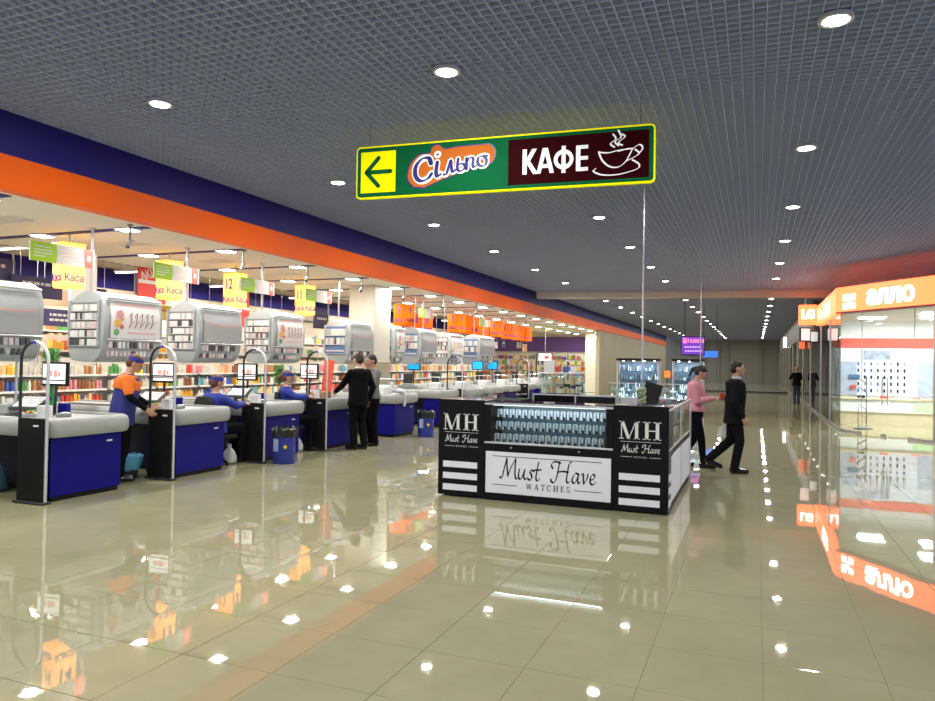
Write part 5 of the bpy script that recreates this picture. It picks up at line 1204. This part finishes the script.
# woman in pink
wt, _, _ = person('woman in a pink hoodie and black trousers walking and looking at her phone', (-.93, 12.35, 0), R90+.05, .965,
       {'legR': [(.08, .12, .5), (.08, .16, .09)], 'legL': [(-.08, .02, .5), (-.08, -.2, .14)], 'heelL': .05, 'armR': [(.22, .05, 1.12), (.1, .3, 1.17)], 'armL': [(-.22, .05, 1.12), (-.1, .3, 1.17)], 'nod': .45, 'lean': .06, 'w': 1.12},
       {'top': PINK, 'leg': JEAN, 'hem': .95, 'hair': HAIRB, 'pony': 1, 'bangs': 1, 'loose': .022, 'cuff': .05, 'kr': .066, 'toplab': 'pink hooded sweatshirt'})
g = G(wt.matrix_world); g = G(Matrix.Rotation(-.5, 4, 'X')); g.box(-.035, -.006, -.06, .035, .006, .06, .004); o = g.obj('mobile_phone', mat('phone_red', (.5, .03, .03), .3)); o.location = (-.5, 12.36, 1.16); tag(o, 'small red phone held by the woman in pink', 'phone')
bag(-.45, 12.2, .5, .72, 'white plastic carrier bag hanging from the hand of the man in the charcoal suit')
# black-suited man at checkout 4, facing the counter
person('man in a black suit standing at the fourth checkout, one hand on the counter', (-6.88, 11.74, 0), math.pi/2-.35, 1.03,
       {'legL': [(-.09, .03, .49), (-.1, -.02, .09)], 'legR': [(.09, .01, .49), (.1, -.06, .09)], 'armL': [(-.2, .22, 1.15), (-.16, .46, 1.03)], 'armR': [(.27, -.08, 1.12), (.24, .0, .87)], 'nod': .1, 'w': 1.05, 'toe': .1},
       {'top': SUIT, 'leg': SUIT, 'hem': .8, 'loose': .024, 'boxy': 1, 'hair': mat('hair_brown', (.035, .018, .01), .5), 'collar': mat('shirt_white', (.7, .7, .7), .6), 'toplab': 'black suit jacket'})
person('man in a grey sweater, hand to his face, behind the man in the black suit', (-6.95, 12.4, 0), math.pi/2+.95, 1.02,
       {**st, 'armL': [(-.26, .12, 1.15), (-.06, .2, 1.46)], 'armR': [(.24, .08, 1.14), (.05, .25, 1.08)], 'nod': .2},
       {'top': GSW, 'leg': JEAN, 'hem': .9, 'loose': .018, 'toplab': 'grey sweater'})
# cashier standing
person('female cashier in an orange and navy uniform bending over the second checkout', (-7.84, 7.22, 0), -.85, .98,
       {**st, 'armR': [(.26, .12, 1.15), (.22, .32, .98)], 'armL': [(-.25, .12, 1.15), (-.18, .32, 1.02)], 'lean': .14, 'nod': .3, 'w': 1.12},
       {'top': UNB, 'leg': JEAN, 'hem': .78, 'yoke': UNO, 'hair': HAIRR, 'cap': UNR, 'brim': UNO, 'sleeve': .1, 'boxy': 1, 'cuffs': JEAN, 'loose': .03, 'toplab': 'navy uniform tunic'})
sit = {'hip': .56, 'hy': -.1, 'legL': [(-.1, .32, .54), (-.1, .3, .09)], 'legR': [(.1, .32, .54), (.1, .3, .09)], 'sit': 1}
def chair(x, y, rz, lab):
    t = thing('office_chair', lab, 'chair', (x, y, 0), rz)
    g = G()
    for k in range(5): a = k*1.2566; g.tube([(0, 0, .08), (.26*math.cos(a), .26*math.sin(a), .05)], .018, 6); g.ell((.26*math.cos(a), .26*math.sin(a), .03), (.025, .025, .03), 8, 5)
    g.obj('wheel_base', BLACK, t); g = G(); g.tube([(0, 0, .08), (0, 0, .42)], .025, 8); g.obj('column', STEEL, t)
    g = G(); g.box(-.22, -.2, .4, .22, .22, .47, .03); g.obj('seat', mat('chair_fabric', (.018, .017, .016), .9), t)
    g = G(); g.prism([(-.2, .6), (.2, .6), (.24, .75), (.22, .98), (.14, 1.06), (-.14, 1.06), (-.22, .98), (-.24, .75)], -.29, -.23); g.tube([(0, -.15, .42), (0, -.3, .6)], .02, 6); g.obj('backrest', MATS['chair_fabric'], t)
person('seated cashier in royal blue with a blue cap, seen from behind at the second checkout', (-7.8, 9.08, 0), -.3, 1.02,
       {**sit, 'armR': [(.28, .1, .9), (.2, .28, .92)], 'armL': [(-.28, .06, .9), (-.2, .27, .92)], 'w': 1.15, 'nod': .1},
       {'top': UNR, 'leg': JEAN, 'hem': .86, 'hair': HAIRR, 'cap': UNR, 'brim': UNO, 'loose': .03, 'toplab': 'royal blue uniform top'})
chair(-7.8, 9.04, -.3, 'black office chair under the cashier seen from behind')
person('seated cashier in royal blue with auburn ponytail, facing right behind the third checkout', (-7.82, 10.98, 0), -.9, 1.03,
       {**sit, 'hip': .6, 'armR': [(.23, .06, .95), (.15, .26, .95)], 'armL': [(-.23, .06, .95), (-.15, .26, .95)], 'nod': .1, 'w': 1.0},
       {'top': UNR, 'leg': JEAN, 'hem': .86, 'hair': HAIRR, 'pony': 1, 'cap': UNR, 'brim': UNO, 'loose': .025, 'toplab': 'royal blue uniform top'})
chair(-7.84, 10.98, -.9, 'black office chair under the cashier with the ponytail')
g = G(); g.box(-.1, -.005, 0, .1, .005, .6, .002); o = g.obj('red_banner', mat('salmon_red', (.9, .12, .06), .5), label=None); o.location = (-7.5, 11.6, 1.06); o.rotation_euler = (0, .1, .2); tag(o, 'bright red paper banner standing beside the man in the black suit', 'banner')
# far people
person('distant person in dark clothes standing near the far shopfront', (1.75, 36.5, 0), .3, .98,
       {**st, 'armR': [(.26, .1, 1.15), (.1, .28, 1.2)], 'armL': [(-.26, .1, 1.15), (-.1, .28, 1.2)]}, {'top': SUIT, 'leg': mat('dark_jeans', (.03, .04, .07), .8), 'hem': .85, 'hair': mat('hair_fair', (.35, .2, .1), .6), 'loose': .03, 'toplab': 'dark coat'})
